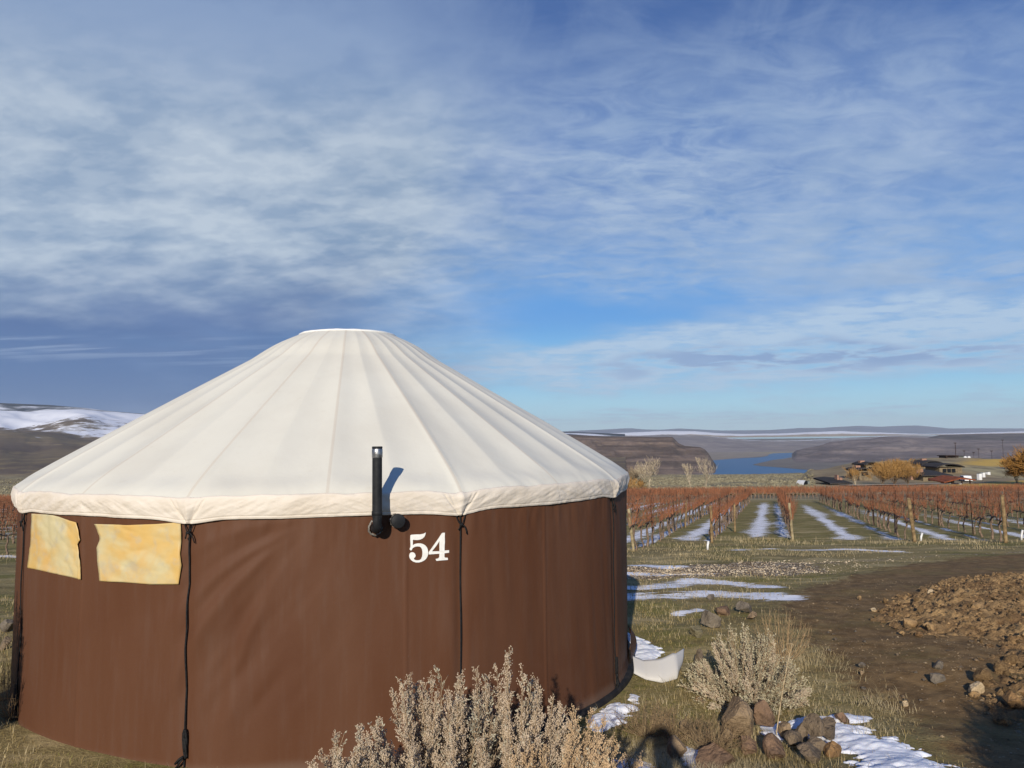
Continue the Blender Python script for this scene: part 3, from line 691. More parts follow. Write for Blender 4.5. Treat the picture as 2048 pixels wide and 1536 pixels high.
for sg in (-1, 1):
    for k0, dep in ((0.13, 0.011), (0.085, 0.007)):
        rv_ -= dep * np.exp(-((ug - sg * (0.012 + k0 * (1 - VV))) / 0.009) ** 2) * sstep(VV, 0.0, 0.2)
rv_ += 0.012 * np.exp(-(ug / 0.03) ** 2) * sstep(VV, 0.0, 0.2)
rv_ += (fbm(un * 11 - VV * 2.2 * np.sign(ph), VV * 2.4, 4, 87, 0.6) * 0.007 + np.abs(fbm(un * 5 + VV * 2.5, VV * 1.0 + un * 0.5, 3, 89)) * -0.014) * np.sin(pi * np.clip(VV, 0.0, 1.0)) ** 0.6
rv_ -= 0.005 * np.exp(-((VV - 0.87) / 0.018) ** 2)
rv_ = np.maximum(rv_, (rwall(TH, zv) + 0.010) * sstep(VV, 0.4, 0.6))
PG = ypt(TH, rv_, zv)
lip = ypt(th, rv_[:, -1] - 0.02, zv[:, -1] + 0.004); lip2 = ypt(th, rv_[:, -1] - 0.03, zv[:, -1] + 0.08)
MB().grid(np.concatenate([PG, lip[:, None], lip2[:, None]], 1)).build('valance', m_val, yurt, True)
# crown ring and shallow skylight dome
thr = np.linspace(-180, 180, 181); mb = MB()
wob = fbm(np.radians(thr) * 3, thr * 0, 3, 91) * 0.012
prof = [(0.536, 3.412), (0.540, 3.419), (0.537, 3.429), (0.525, 3.436), (0.50, 3.436), (0.44, 3.43)]
MB().grid(np.stack([ypt(thr, np.full(181, r) + (wob if i in (1, 2) else 0), np.full(181, z) + wob) for i, (r, z) in enumerate(prof)], 1)).build('crown_ring', m_num, yurt, True)
a = np.linspace(0, pi / 2, 8)
MB().grid(np.stack([ypt(thr, np.full(181, 0.5 * cos(q)), np.full(181, 3.425 + 0.035 * sin(q))) for q in a], 1)).build('skylight', simple('skylight_acrylic', (0.6, 0.62, 0.62), None, 5, 0.2), yurt, True)

# window flaps of yellowed vinyl
def interp_edge(pts, v): 
    return np.interp(v, [(p[1] - pts[0][1]) / (pts[-1][1] - pts[0][1]) for p in pts], [p[0] for p in pts])
def flap(left, right, top, bottom, seed):
    nu, nv = 40, 40; u = np.linspace(0, 1, nu); v = np.linspace(0, 1, nv)
    P_ = np.zeros((nu, nv, 3))
    for i, uu in enumerate(u):
        for j_, vv in enumerate(v):
            xl, xr = interp_edge(left, vv), interp_edge(right, vv)
            x = xl + (xr - xl) * uu
            y = np.interp(uu, *zip(*top)) * (1 - vv) + np.interp(uu, *zip(*bottom)) * vv
            t_, z_ = wp(x, y, 3.055)
            w_ = fbm(uu * 2.2 + vv * 1.3, vv * 2.0 - uu, 3, seed) * 0.075 * sin(pi * min(max(uu, 0.04), 0.96)) + fbm(uu * 5 - vv * 4, vv * 3 + uu * 2, 3, seed + 3) * 0.03
            P_[i, j_] = ypt(t_, float(rwall(t_, z_)) + 0.009 + abs(float(w_)) * 0.45, z_)
    mb = MB().grid(P_)
    o = mb.build('window_flap', m_vin, yurt, True)
    sm_ = o.modifiers.new('thickness', 'SOLIDIFY'); sm_.thickness = 0.006
    return o
flap([(187, 1049), (195.5, 1072), (196, 1081), (188.6, 1097), (191, 1124), (194.6, 1163)], [(363.6, 1044), (363.6, 1070), (362, 1108), (364, 1130), (358, 1168)],
     [(0, 1048), (0.4, 1050), (0.7, 1048), (1, 1044)], [(0, 1163), (0.3, 1165), (0.65, 1169), (1, 1168)], 101)
flap([(67, 1027), (64, 1089), (59.6, 1135)], [(150, 1045), (157, 1070), (159, 1081), (152, 1089), (157, 1122), (157, 1159.5)],
     [(0, 1027), (0.45, 1030), (1, 1045)], [(0, 1135), (1, 1159.5)], 111)
# number 54
five = [(370, 360), (410, 340), (560, 330), (700, 325), (820, 300), (885, 262), (870, 340), (835, 410), (780, 462), (700, 500), (600, 520), (452, 512), (450, 600), (448, 700), (520, 655), (620, 632), (720, 632), (800, 655), (870, 700), (925, 770), (955, 850), (965, 930), (958, 1020), (930, 1100), (885, 1165), (820, 1220), (740, 1260), (650, 1283), (550, 1285), (460, 1255), (390, 1205), (345, 1140), (328, 1070), (340, 1000), (370, 955), (420, 935), (475, 943), (518, 980), (540, 1040), (535, 1085), (500, 1125), (480, 1150), (500, 1185), (550, 1207), (610, 1210), (680, 1203), (730, 1165), (760, 1100), (775, 1010), (775, 920), (762, 840), (735, 780), (690, 745), (620, 735), (550, 740), (490, 765), (440, 800), (415, 855), (385, 880), (350, 850), (345, 815), (370, 770), (375, 700), (372, 600), (365, 500)]
four = [(1520, 262), (1515, 400), (1520, 560), (1510, 700), (1507, 868), (1660, 855), (1660, 940), (1507, 958), (1505, 1080), (1530, 1108), (1615, 1115), (1620, 1185), (1400, 1205), (1240, 1222), (1215, 1160), (1300, 1140), (1340, 1100), (1345, 975), (1120, 995), (985, 1005), (988, 930), (1080, 800), (1200, 630), (1330, 440), (1420, 290), (1460, 262)]
four_h = [(1345, 540), (1230, 720), (1090, 900), (1345, 892)]
def digit(loops):
    flat_ = []; polys = []
    for lp in loops:
        polys.append([Vector((x_, -y_, 0)) for x_, y_ in lp]); flat_ += lp
    tr = mg.tessellate_polygon(polys)
    V = []
    for x_, y_ in flat_:
        t_, z_ = wp(800 + x_ * 120 / 2048, 1050 + y_ * 90 / 1536, 3.06); V.append((t_, z_))
    V = np.array(V); rr = rwall(V[:, 0], V[:, 1]) + 0.006
    F_ = ypt(V[:, 0], rr, V[:, 1]); B_ = ypt(V[:, 0], rr - 0.012, V[:, 1])
    mb = MB(); n = len(V); mb.add(np.vstack([F_, B_]), f3=[tuple(t) for t in tr])
    q = []; st = 0
    for lp in loops:
        m_ = len(lp); q += [(st + i, st + (i + 1) % m_, n + st + (i + 1) % m_, n + st + i) for i in range(m_)]; st += m_
    mb.f4.append(np.array(q)); return mb.build('house_number_digit', m_num, yurt)
digit([five]); digit([four, four_h])
# ropes at the corners, with loop and knot
def rope(th0, z0, z1, zk, wob, seed):
    rr_ = np.random.default_rng(seed); n = 40
    z = np.linspace(z0, z1, n); t_ = th0 + np.cumsum(rr_.normal(0, 0.02, n)) * wob * 0.4
    r_ = rwall(t_, z) + 0.014 + 0.004 * np.sin(z * 9 + seed)
    o = MB().tube(ypt(t_, r_, z), 0.0056, 7).build('rope', m_rope, yurt, True)
    kb = MB()                                            # tied loop at the top
    rk = float(rwall(th0, z0 - 0.1)) + 0.02
    for sx in (-1, 1):
        kb.tube(ypt(th0 + sx * np.array([0.75, 0.62, 0.3, 0.0]), rk + np.array([0, .004, .008, .01]), z0 + np.array([0.02, -0.03, -0.07, -0.085])), 0.0042, 6)
        kb.tube(ypt(th0 + sx * np.array([0.0, 0.35, 0.6, 0.72]) * (1.2 if sx > 0 else 0.6), rk + np.array([.01, .018, .014, .01]), z0 - 0.085 + np.array([0, -0.008, -0.04, -0.07 if sx > 0 else -0.03])), 0.0048, 6)
    kb.tube(ypt(th0 + np.array([-0.2, 0, 0.2]), rk + np.array([0.012, 0.02, 0.012]), z0 - 0.085 + np.zeros(3)), 0.010, 8)
    kb.build('knot', m_rope, o, True)
    if zk is not None:
        k2 = MB(); rk = float(rwall(th0, zk)) + 0.022
        for q in range(3):
            a_ = np.linspace(0, 2 * pi, 16)
            k2.tube(ypt(th0 + np.sin(a_) * 0.22 + 0.1, rk + 0.006 * np.cos(a_), zk + 0.075 * np.cos(a_ + q) - 0.02 * q), 0.0085, 6)
        k2.tube(ypt(th0 + np.array([0, -0.4, -1.0]), rk + np.array([0.01, 0.02, 0.016]), zk - 0.1 + np.array([0, -0.015, -0.05])), 0.008, 6)
        k2.tube(ypt(th0 + np.array([0, -0.3, -0.85]), rk + np.array([0.01, 0.024, 0.02]), zk - 0.115 + np.array([0, -0.02, -0.065])), 0.008, 6)
        k2.build('knot', m_rope, o, True)
for k_ in range(-2, 8):
    t_ = PH0 + 36 * k_
    zk = wp(395, 1480)[1] if k_ == 0 else (wp(1236, 1325)[1] if k_ == 2 else (0.28 if k_ == -1 else None))
    rope(t_, 1.722, 0.0, zk, {0: 1.0, 1: 0.25}.get(k_, 0.4), 200 + k_)
# stove pipe
def ray_on_r(px, py, r):
    t_, z_ = wp(px, py, r); return t_, z_
tb, zb_ = wp(755, 1050, 3.06); tp, zt_ = wp(754.5, 894, 3.215)
pr = 0.034
arc = np.linspace(0, pi / 2, 9)
rr_ = np.concatenate([[3.03, 3.10], 3.145 + 0.07 * np.sin(arc), [3.215] * 3]); zz_ = np.concatenate([[zb_ - 0.02] * 2, zb_ - 0.02 + 0.07 * (1 - np.cos(arc)), [zb_ + 0.06, zb_ + 0.12, zb_ + 0.2]])
elb = MB().tube(ypt(np.full(len(rr_), tp), rr_, zz_), pr - 0.003, 20)
pipe = MB().tube(ypt(np.full(6, tp), np.full(6, 3.215), np.linspace(zb_ + 0.07, zt_, 6)), pr, 24, cap=False, ref=(1, 0, 0))
pipe.tube(ypt(np.full(2, tp), np.full(2, 3.215), np.array([zt_ - 0.02, zt_ - 0.021])), pr - 0.002, 24, ref=(1, 0, 0))
po = pipe.build('stove_pipe', m_black, yurt, True)
elb.build('elbow', m_black, po, True)
for z0_, z1_, e in ((zb_ + 0.085, zb_ + 0.115, 0.0035), (zt_ - 0.012, zt_ + 0.004, 0.0025)):
    MB().tube(ypt(np.full(4, tp), np.full(4, 3.215), np.array([z0_, z0_ + 0.003, z1_ - 0.003, z1_])), np.array([pr, pr + e, pr + e, pr]), 24, ref=(1, 0, 0), cap=False).build('collar', m_black, po, True)
MB().tube(ypt(np.full(5, tp), np.full(5, 3.215), np.array([zt_ - 0.074, zt_ - 0.07, zt_ - 0.045, zt_ - 0.016, zt_ - 0.012])), np.array([pr + .001, pr + .003, pr + .0035, pr + .003, pr + .001]), 24, ref=(1, 0, 0), cap=False).build('metal_band', m_galv, po, True)
def ring(name, tc, zc, r, R_, tube_, mat, parent, n=28, jag=0.0, seed=0):
    a_ = np.linspace(0, 2 * pi, n + 1); q = np.random.default_rng(seed).normal(0, jag, n + 1)
    p_ = ypt(tc + np.degrees((R_ + q) * np.cos(a_) / 3.05), np.full(n + 1, r), zc + (R_ + q) * np.sin(a_))
    return MB().tube(p_, tube_, 6).build(name, mat, parent, True)
m_flash = simple('torn_foil', (0.30, 0.28, 0.25), (0.08, 0.07, 0.06), 30, 0.6, metal=0.3)
ring('flashing', tp, zb_ - 0.02, 3.075, 0.046, 0.008, m_flash, po, jag=0.004, seed=3)
tv, zv_ = wp(796, 1042, 3.12)
rax = np.array([3.02, 3.10, 3.102, 3.135, 3.138, 3.138]); rrad = np.array([0.040, 0.041, 0.050, 0.050, 0.046, 0.0])
vo = MB().tube(ypt(np.full(6, tv), rax, np.full(6, zv_)), rrad, 24, cap=False, ref=(0, 0, 1)).build('vent_cap', m_black, yurt, True)
ring('flashing', tv, zv_ - 0.004, 3.078, 0.044, 0.009, m_flash, vo, jag=0.004, seed=5)
# timber by the door behind, loose flap and buckle at the right hand side
m_wood = simple('weathered_wood', lin(126, 92, 66), lin(96, 70, 50), 12, 0.8, 0.2, 60)
def vbox(name, th0, th1, r0, r1, z0, z1, mat, parent=None):
    mb = MB(); q = [(t_, r_, z_) for z_ in (z0, z1) for t_, r_ in ((th0, r0), (th1, r0), (th1, r1), (th0, r1))]
    mb.add(np.array([ypt(*p) for p in q]), f4=[(0, 3, 2, 1), (4, 5, 6, 7), (0, 1, 5, 4), (1, 2, 6, 5), (2, 3, 7, 6), (3, 0, 4, 7)])
    return mb.build(name, mat, parent)
vbox('door_trim', 92.5, 94.5, 3.0, 3.22, 1.02, 1.32, m_wood, yurt)
nf = 14; zf = np.linspace(-0.02, 0.27, nf); bul = 0.05 * np.sin(np.linspace(0.15, pi * 0.98, nf)) ** 0.8
FP = np.stack([ypt(np.full(nf, 64.5), 3.066 + 0 * bul, zf), ypt(np.full(nf, 67.5), 3.062 + bul * 0.6, zf), ypt(np.full(nf, 70.0), 3.06 + bul * 1.15, zf), ypt(np.full(nf, 71.5), 3.05 + bul * 1.5, zf), ypt(np.full(nf, 74.0), 3.03 + bul * 0.9, zf)], 1)
MB().grid(FP.transpose(1, 0, 2)).build('loose_flap', m_wall, yurt, True)
bk = MB()
for q in range(3): bk.box(ypt(66.0 + q * 0.9, 3.13 + 0.01 * q, -0.01 - q * 0.015), (0.05, 0.035, 0.075 - 0.015 * q), 0.5 + q * 0.3, 0.8, 0.3)
bk.build('strap_buckle', m_rim, yurt)

# ================================================================== loose things round the yurt
m_plas, nt, b = new_mat('white_plastic'); b.inputs['Roughness'].default_value = 0.45
oc = objco(nt); n1 = noise(nt, oc, 40, 5, 0.7); n2 = noise(nt, oc, 6, 4)
nt.links.new(mix(nt, (n1.sm(0.62, 0.72) * n2.sm(0.45, 0.6)) * 0.6, (0.50, 0.49, 0.47), lin(120, 100, 76)).s, b.inputs['Base Color'])
pc = gp(1318, 1366); dpp = (pc[1]) / FPX                                     # metres per photo pixel there
# curved sheet: u along it to the right, v across; the far end stands up as a wing
us = np.linspace(0, 1, 40); vs = np.linspace(0, 1, 16); PS = np.zeros((40, 16, 3))
for i, u_ in enumerate(us):
    x_ = np.interp(u_, [0, 0.3, 0.6, 0.8, 1], [-46, -22, 16, 38, 50]) * dpp
    lift = np.interp(u_, [0, 0.25, 0.55, 0.8, 1], [0.06, 0.02, 0.0, 0.02, 0.06])
    back = np.interp(u_, [0, 0.5, 0.8, 1], [0.10, 0.0, 0.05, 0.22])
    for j_, v_ in enumerate(vs):
        hgt = np.interp(u_, [0, 0.25, 0.55, 0.76, 0.80, 1], [0.12, 0.13, 0.18, 0.20, 0.19, 0.15])
        PS[i, j_] = pc + np.array([x_ + (0.02 + 0.07 * max(0, u_ - 0.78) / 0.22) * v_, back + 0.16 * v_ - 0.05 * sin(pi * v_), lift + hgt * v_ * (0.55 + 0.45 * v_)])
o = MB().grid(PS).build('plastic_sheet', m_plas, None, True); o.modifiers.new('thickness', 'SOLIDIFY').thickness = 0.006
tag(o, 'bent white plastic sheet lying on grass at the right of the yurt', 'plastic sheet')

m_snow, nt, b = new_mat('old_snow'); b.inputs['Base Color'].default_value = (0.84, 0.86, 0.9, 1); b.inputs['Roughness'].default_value = 0.8
b.inputs['Subsurface Weight'].default_value = 0.1; b.inputs['Subsurface Radius'].default_value = (0.02, 0.03, 0.04)
gpz = geopos(nt); bump(nt, b, noise(nt, gpz, 30, 5) * 0.4 + noise(nt, gpz, 7, 4), 0.5, 0.02)
def snow_patch(pxs, h, label, soft=0.10, seed=1, res=0.014):
    pts = np.array([gp(*p) for p in pxs]); lo = pts[:, :2].min(0) - 0.15; hi = pts[:, :2].max(0) + 0.15
    nx, ny = [int(min(220, max(12, (hi[k_] - lo[k_]) / res))) for k_ in (0, 1)]
    xs, ys = np.meshgrid(np.linspace(lo[0], hi[0], nx), np.linspace(lo[1], hi[1], ny), indexing='ij')
    m_ = poly_mask(xs, ys, pts, soft * 2)
    m_ = m_ + fbm(xs * 6, ys * 14, 4, seed) * 0.9 * (m_ > 0.02) + fbm(xs * 25, ys * 25, 2, seed + 5) * 0.35
    hh = np.clip(m_ - 0.35, -0.2, 1); hh = np.where(hh > 0, np.sqrt(hh), hh)
    z_ = GB(xs, ys) + hh * h + fbm(xs * 9, ys * 16, 3, seed + 9) * 0.3 * h * (hh > 0) - 0.004
    idx = -np.ones(nx * ny, int); Pv = np.stack([xs, ys, z_], -1).reshape(-1, 3)
    i = np.arange(nx * ny).reshape(nx, ny); f = np.stack([i[:-1, :-1], i[1:, :-1], i[1:, 1:], i[:-1, 1:]], -1).reshape(-1, 4)
    f = f[(hh.reshape(-1)[f] > -0.1).any(1)]
    us_ = np.unique(f); idx[us_] = np.arange(len(us_))
    o = MB().add(Pv[us_], f4=idx[f]).build('snow_patch', m_snow, None, True)
    return tag(o, label, 'snow', 'patches of old snow on the grass')
snow_patch([(1180, 1448), (1195, 1432), (1212, 1428), (1228, 1416), (1245, 1412), (1266, 1420), (1240, 1430), (1235, 1442), (1215, 1452), (1195, 1460)], 0.06, 'bright lump of old snow on grass below the dark rim of the yurt', 0.05, 3)
snow_patch([(1256, 1398), (1266, 1393), (1276, 1397), (1270, 1405), (1260, 1404)], 0.04, 'smallest white dab of snow on the grass beside the yurt', 0.04, 4)
snow_patch([(1254, 1268), (1280, 1280), (1322, 1304), (1314, 1318), (1285, 1326), (1256, 1318)], 0.05, 'snow wedge between the yurt wall and the white plastic sheet', 0.06, 5)
snow_patch([(1578, 1446), (1640, 1440), (1690, 1452), (1740, 1470), (1800, 1490), (1850, 1520), (1905, 1545), (1760, 1552), (1725, 1520), (1690, 1498), (1650, 1486), (1640, 1462), (1600, 1458)], 0.05, 'long streak of snow running past the brown rock pile', 0.10, 6)
snow_patch([(1625, 1440), (1680, 1430), (1740, 1436), (1735, 1444), (1690, 1444), (1640, 1450)], 0.03, 'thin strip of snow behind the rock pile at the soil edge', 0.05, 7)
snow_patch([(1370, 1500), (1395, 1505), (1428, 1512), (1420, 1530), (1395, 1560), (1385, 1535)], 0.035, 'grey snow patch beside the rusty flat rock at the bottom edge', 0.05, 8)
snow_patch([(1525, 1455), (1550, 1452), (1565, 1465), (1560, 1480), (1535, 1472)], 0.03, 'shaded bit of snow between the tan boulder and the rock pile', 0.04, 9)
snow_patch([(1230, 1525), (1260, 1520), (1290, 1532), (1300, 1560), (1230, 1560)], 0.04, 'shaded snow at the foot of the tan plumed sagebrush', 0.05, 10)

# rocks ------------------------------------------------------------------------
import bmesh
bm = bmesh.new(); bmesh.ops.create_icosphere(bm, subdivisions=4, radius=1); ICO_V = np.array([v.co[:] for v in bm.verts]); ICO_F = np.array([[v.index for v in f.verts] for f in bm.faces]); bm.free()
bm = bmesh.new(); bmesh.ops.create_icosphere(bm, subdivisions=2, radius=1); IC2_V = np.array([v.co[:] for v in bm.verts]); IC2_F = np.array([[v.index for v in f.verts] for f in bm.faces]); bm.free()
def rock_verts(size, seed, cuts=9, rough=0.055, small=False):
    r_ = np.random.default_rng(seed); V = (IC2_V if small else ICO_V).copy()
    for _ in range(cuts):
        n_ = r_.normal(size=3); n_ /= np.linalg.norm(n_); d_ = r_.uniform(0.36, 0.74)
        e = V @ n_ - d_; V = V - np.where(e > 0, e, 0)[:, None] * n_ * 0.96
    nn = fbm(V[:, 0] * 2 + seed, V[:, 1] * 2 + V[:, 2] * 1.7, 4, seed % 91) * rough * 4 + fbm(V[:, 0] * 7 + V[:, 2] * 3, V[:, 1] * 7 - V[:, 2] * 4, 3, seed % 77) * rough * 1.6
    V = V * (1 + nn)[:, None]; V /= np.abs(V).max(0)
    return V * np.asarray(size)
def rock_mat(name, a_, b_):
    m, nt, b = new_mat(name); b.inputs['Roughness'].default_value = 0.95; b.inputs['Specular IOR Level'].default_value = 0.1
    oc = objco(nt); n1 = noise(nt, oc, 5, 6, 0.6); n2 = noise(nt, oc, 34, 6, 0.7); n3 = noise(nt, oc, 16, 5, 0.65, 0.4)
    c = mix(nt, n1.sm(0.35, 0.65), a_, b_); c = mix(nt, n2.sm(0.5, 0.72) * 0.55, c, tuple(v * 0.5 for v in b_)); c = mix(nt, n3.sm(0.58, 0.68) * 0.5, c, tuple(v * 1.35 for v in a_))
    nt.links.new(c.s, b.inputs['Base Color']); bump(nt, b, n3 + n2 * 0.6 + n1, 0.9, 0.035); return m
R_TAN = rock_mat('tan_basalt', lin(158, 136, 108), lin(132, 112, 88)); R_RED = rock_mat('reddish_rock', lin(138, 112, 90), lin(112, 92, 76))
R_BRN = rock_mat('brown_basalt', lin(134, 118, 98), lin(100, 88, 74)); R_GRY = rock_mat('grey_basalt', lin(130, 120, 106), lin(100, 92, 82)); R_PALE = rock_mat('pale_stone', lin(205, 184, 150), lin(176, 154, 120))
R_LICH = rock_mat('mossy_rock', lin(124, 116, 92), lin(96, 90, 72)); R_OCH = rock_mat('ochre_rock', lin(160, 126, 86), lin(124, 98, 70)); R_DRT = rock_mat('dirt_clod', lin(176, 145, 103), lin(130, 105, 76))
def rock(px, py, w, h, mat, label, seed, cuts=10, group=None, sink=0.2, dep=0.8, rz=0.0, name='rock', small=False):
    p = gp(px, py); m_ = p[1] / FPX; sx, szz = w * m_ / 2, h * m_ / 2 * 1.12
    V = rock_verts((sx, sx * dep, szz), seed, cuts, small=small)
    o = MB().add(V, f3=IC2_F if small else ICO_F).build(name, mat, None, False, loc=(p[0], p[1] + sx * dep * 0.5, float(GB(p[0], p[1])) + szz * (1 - sink * 1.3)))
    o.rotation_euler = (0, 0, rz)
    return tag(o, label, 'rock' if name == 'rock' else name, group)
ROCKS = [
 (1478, 1480, 84, 78, R_TAN, 'largest tan angular boulder, beside the reddish boulder', 12), (1532, 1466, 50, 62, R_RED, 'reddish brown boulder leaning behind the tan boulder', 17),
 (1455, 1488, 40, 30, R_TAN, 'small tan wedge of rock at the foot of the largest boulder', 19), (1497, 1512, 46, 34, R_RED, 'rusty block in front of the largest tan boulder', 23),
 (1576, 1480, 34, 44, R_TAN, 'rounded tan rock at the left end of the rock pile', 29), (1605, 1482, 26, 36, R_BRN, 'narrow dark rock second from the left in the pile', 31),
 (1632, 1486, 44, 52, R_BRN, 'tall ribbed brown rock in the middle of the pile', 37), (1662, 1486, 46, 46, R_BRN, 'brown rock at the right end of the pile against the snow', 41),
 (1590, 1502, 52, 34, R_BRN, 'low brown slab at the front of the rock pile', 43), (1630, 1508, 44, 26, R_BRN, 'dark flat rock below the tall ribbed one', 47),
 (1556, 1520, 60, 44, R_RED, 'broad brown rock half hidden by dry grass below the pile', 53), (1668, 1514, 40, 26, R_OCH, 'ochre rock poking out of the long snow streak', 59),
 (1690, 1448, 36, 22, R_RED, 'small brown rock between the two snow strips', 61), (1628, 1528, 70, 34, R_BRN, 'dark rock at the bottom edge under the pile', 67),
 (1352, 1520, 46, 54, R_TAN, 'upright brown rock beside the shadow of the photographer', 71), (1445, 1545, 96, 44, R_RED, 'long flat rusty rock at the bottom edge of the frame', 73),
 (1330, 1466, 36, 30, R_GRY, 'weathered rock among dry stalks left of the tan boulder', 79), (1372, 1470, 36, 30, R_BRN, 'brown rock among dry stalks nearest the tan boulder', 83),
 (1424, 1256, 40, 34, R_GRY, 'grey basalt lump at the back left of the round sagebrush', 89), (1395, 1276, 28, 28, R_LICH, 'mossy grey rock left of the grey basalt lump', 97),
 (1445, 1232, 44, 20, R_RED, 'flat reddish rock behind the grey basalt lump', 101), (1494, 1228, 40, 22, R_GRY, 'long grey rock behind the round sagebrush', 103),
 (1424, 1200, 18, 10, R_GRY, 'lone round stone at the edge of the track snow', 107), (1398, 1340, 26, 40, R_BRN, 'dark upright rock at the left side of the round sagebrush', 109),
 (1374, 1346, 34, 24, R_LICH, 'mossy green rock right of the plastic sheet', 113), (1396, 1390, 24, 28, R_LICH, 'round olive stone in grass under the sagebrush', 127),
 (1402, 1404, 22, 12, R_OCH, 'small orange stone below the round olive stone', 131), (1545, 1392, 26, 12, R_GRY, 'flat grey stone in dry grass right of the sagebrush', 137),
 (1581, 1408, 20, 26, R_BRN, 'dark narrow stone beside the pale dry stalk', 139), (1505, 1242, 26, 18, R_TAN, 'tan stone just above the sagebrush top', 149),
 (1880, 1340, 24, 18, R_GRY, 'cleft grey stone on the bare dark soil', 151), (1879, 1370, 36, 20, R_GRY, 'largest flat grey slab lying on the bare soil', 157),
 (1955, 1388, 30, 24, R_PALE, 'pale cream stone at the lower left edge of the dirt heap', 163), (1952, 1398, 22, 14, R_DRT, 'brown stone under the pale cream stone', 167),
 (1812, 1414, 16, 12, R_PALE, 'small tan stone on dark soil above the long snow streak', 173), (1726, 1338, 16, 12, R_GRY, 'grey pebble on soil right of the round sagebrush', 179),
 (1724, 1352, 12, 10, R_TAN, 'tan pebble just below the grey pebble on the soil', 181), (1719, 1200, 12, 9, R_DRT, 'single brown stone on the track left of the dirt heap', 191),
 (1822, 1254, 30, 22, R_DRT, 'largest brown stone at the front of the dirt heap', 193), (1864, 1266, 22, 18, R_DRT, 'squarish brown stone at the front right of the heap', 197),
 (1806, 1272, 14, 10, R_DRT, 'little brown stone fallen from the heap, left one', 199), (1838, 1274, 18, 10, R_OCH, 'flat orange stone fallen in front of the heap', 211),
 (1865, 1192, 18, 12, R_PALE, 'white chunk of stone on top of the dirt heap', 223), (1748, 1224, 12, 9, R_PALE, 'white pebble at the left tip of the dirt heap', 227),
 (1962, 1232, 34, 26, R_DRT, 'big rounded stone half buried in the middle of the heap', 229), (2036, 1205, 36, 24, R_TAN, 'tan rock high on the heap at the right edge', 233),
 (2030, 1420, 44, 34, R_OCH, 'ochre rock at the lower right of the heap by the black shadow', 239),
 (8, 1265, 34, 30, R_GRY, 'grey rock behind the left side of the yurt', 241), (6, 1300, 26, 24, R_BRN, 'brown rock at the left edge beside the yurt', 251)]
for q in ROCKS: rock(*q, group='rocks lying about' if False else None, rz=(q[6] * 0.37) % 3)
for i in range(46):
    px, py = RNG.uniform(1650, 1960), RNG.uniform(1170, 1430)
    if px < 1650 + (py - 1300) * 0.6 or (px > 1740 and py < 1275): continue
    rock(px, py, RNG.uniform(5, 11), RNG.uniform(3, 6), [R_GRY, R_TAN, R_BRN][i % 3], 'small stone lying loose on the bare dark soil', 300 + i, 6, 'small stones on the bare soil', small=True)

# loose gravel on the track and pebbles on the soil: nobody could count them
def scatter(n, dens, rmin, rmax, s0, s1, mat, name, label, seed, azl=-2, azr=40):
    r_ = np.random.default_rng(seed); a_ = np.radians(r_.uniform(azl, azr, n)); rr_ = np.exp(r_.uniform(math.log(rmin), math.log(rmax), n)); x_, y_ = rr_ * np.sin(a_), rr_ * np.cos(a_)
    k_ = r_.uniform(0, 1, n) < dens(x_, y_); x_, y_ = x_[k_], y_[k_]
    tag(MB().blobs(np.stack([x_, y_, GB(x_, y_) + 0.003], 1), np.clip(r_.lognormal(math.log(s0), 0.45, len(x_)), s0 * 0.4, s1), 0.6).build(name, mat), label, 'stones', None, 'stuff')
scatter(60000, lambda x_, y_: sstep(line_dist(x_, y_, grav_line), 1.7, 0.5) * sstep(x_, 8.5, 5.5) * (0.15 + 0.6 * sstep(fbm(x_ * 0.6, y_ * 1.2, 3, 97), -0.12, 0.12)) + 0.10 * sstep(line_dist(x_, y_, grav_line), 0.9, 0.2), 11, 22, 0.011, 0.035, simple('gravel_stone', lin(226, 208, 176), lin(142, 122, 96), 3, 0.95), 'gravel_stones', 'pale gravel spread along the farm track', 91)
scatter(26000, lambda x_, y_: poly_mask(x_, y_, soil_poly, 0.9) * (0.2 + 0.8 * sstep(fbm(x_ * 0.7, y_ * 0.7, 3, 93), -0.1, 0.15)), 3.5, 15, 0.006, 0.03, simple('soil_pebble', lin(158, 138, 108), lin(104, 88, 66), 5, 0.95), 'soil_pebbles', 'pebbles and crumbs strewn over the bare soil', 92)
# heap of dug earth ---------------------------------------------------------------
heap_px = [(1732, 1226), (1770, 1198), (1830, 1180), (1890, 1158), (1950, 1152), (2010, 1148), (2120, 1140), (2400, 1200), (2350, 1440), (2120, 1462), (2000, 1452), (1962, 1440), (1948, 1396), (1975, 1340), (1968, 1300), (1925, 1274), (1868, 1278), (1800, 1272), (1756, 1246)]
hp = np.array([gp(*p) for p in heap_px]); lo = hp[:, :2].min(0) - 0.2; hi = hp[:, :2].max(0) + 0.2
nx, ny = 300, 300
hx, hy = np.meshgrid(np.linspace(lo[0], hi[0], nx), np.linspace(lo[1], hi[1], ny), indexing='ij')
hm = poly_mask(hx, hy, hp, 1.1)
lump = np.abs(fbm(hx * 2.2, hy * 2.2, 3, 61)) * 0.32 + np.abs(fbm(hx * 9, hy * 9, 4, 63, 0.65)) * 0.30 + fbm(hx * 22, hy * 22, 3, 65) * 0.18
def heap_h(hm, lump): return np.where(hm > 0.0, sstep(hm, 0.42, 1.0) * 0.09 + lump * 0.60 * sstep(hm, 0.38, 0.6), 0) - 0.05
hz = G(hx, hy) + bumps(hx, hy) + heap_h(hm, lump)
m_dirt, nt, b = new_mat('dug_earth'); b.inputs['Roughness'].default_value = 1.0; b.inputs['Specular IOR Level'].default_value = 0.05
pz = geopos(nt); n1 = noise(nt, pz, 2.2, 6, 0.6); n2 = noise(nt, pz, 18, 6, 0.7)
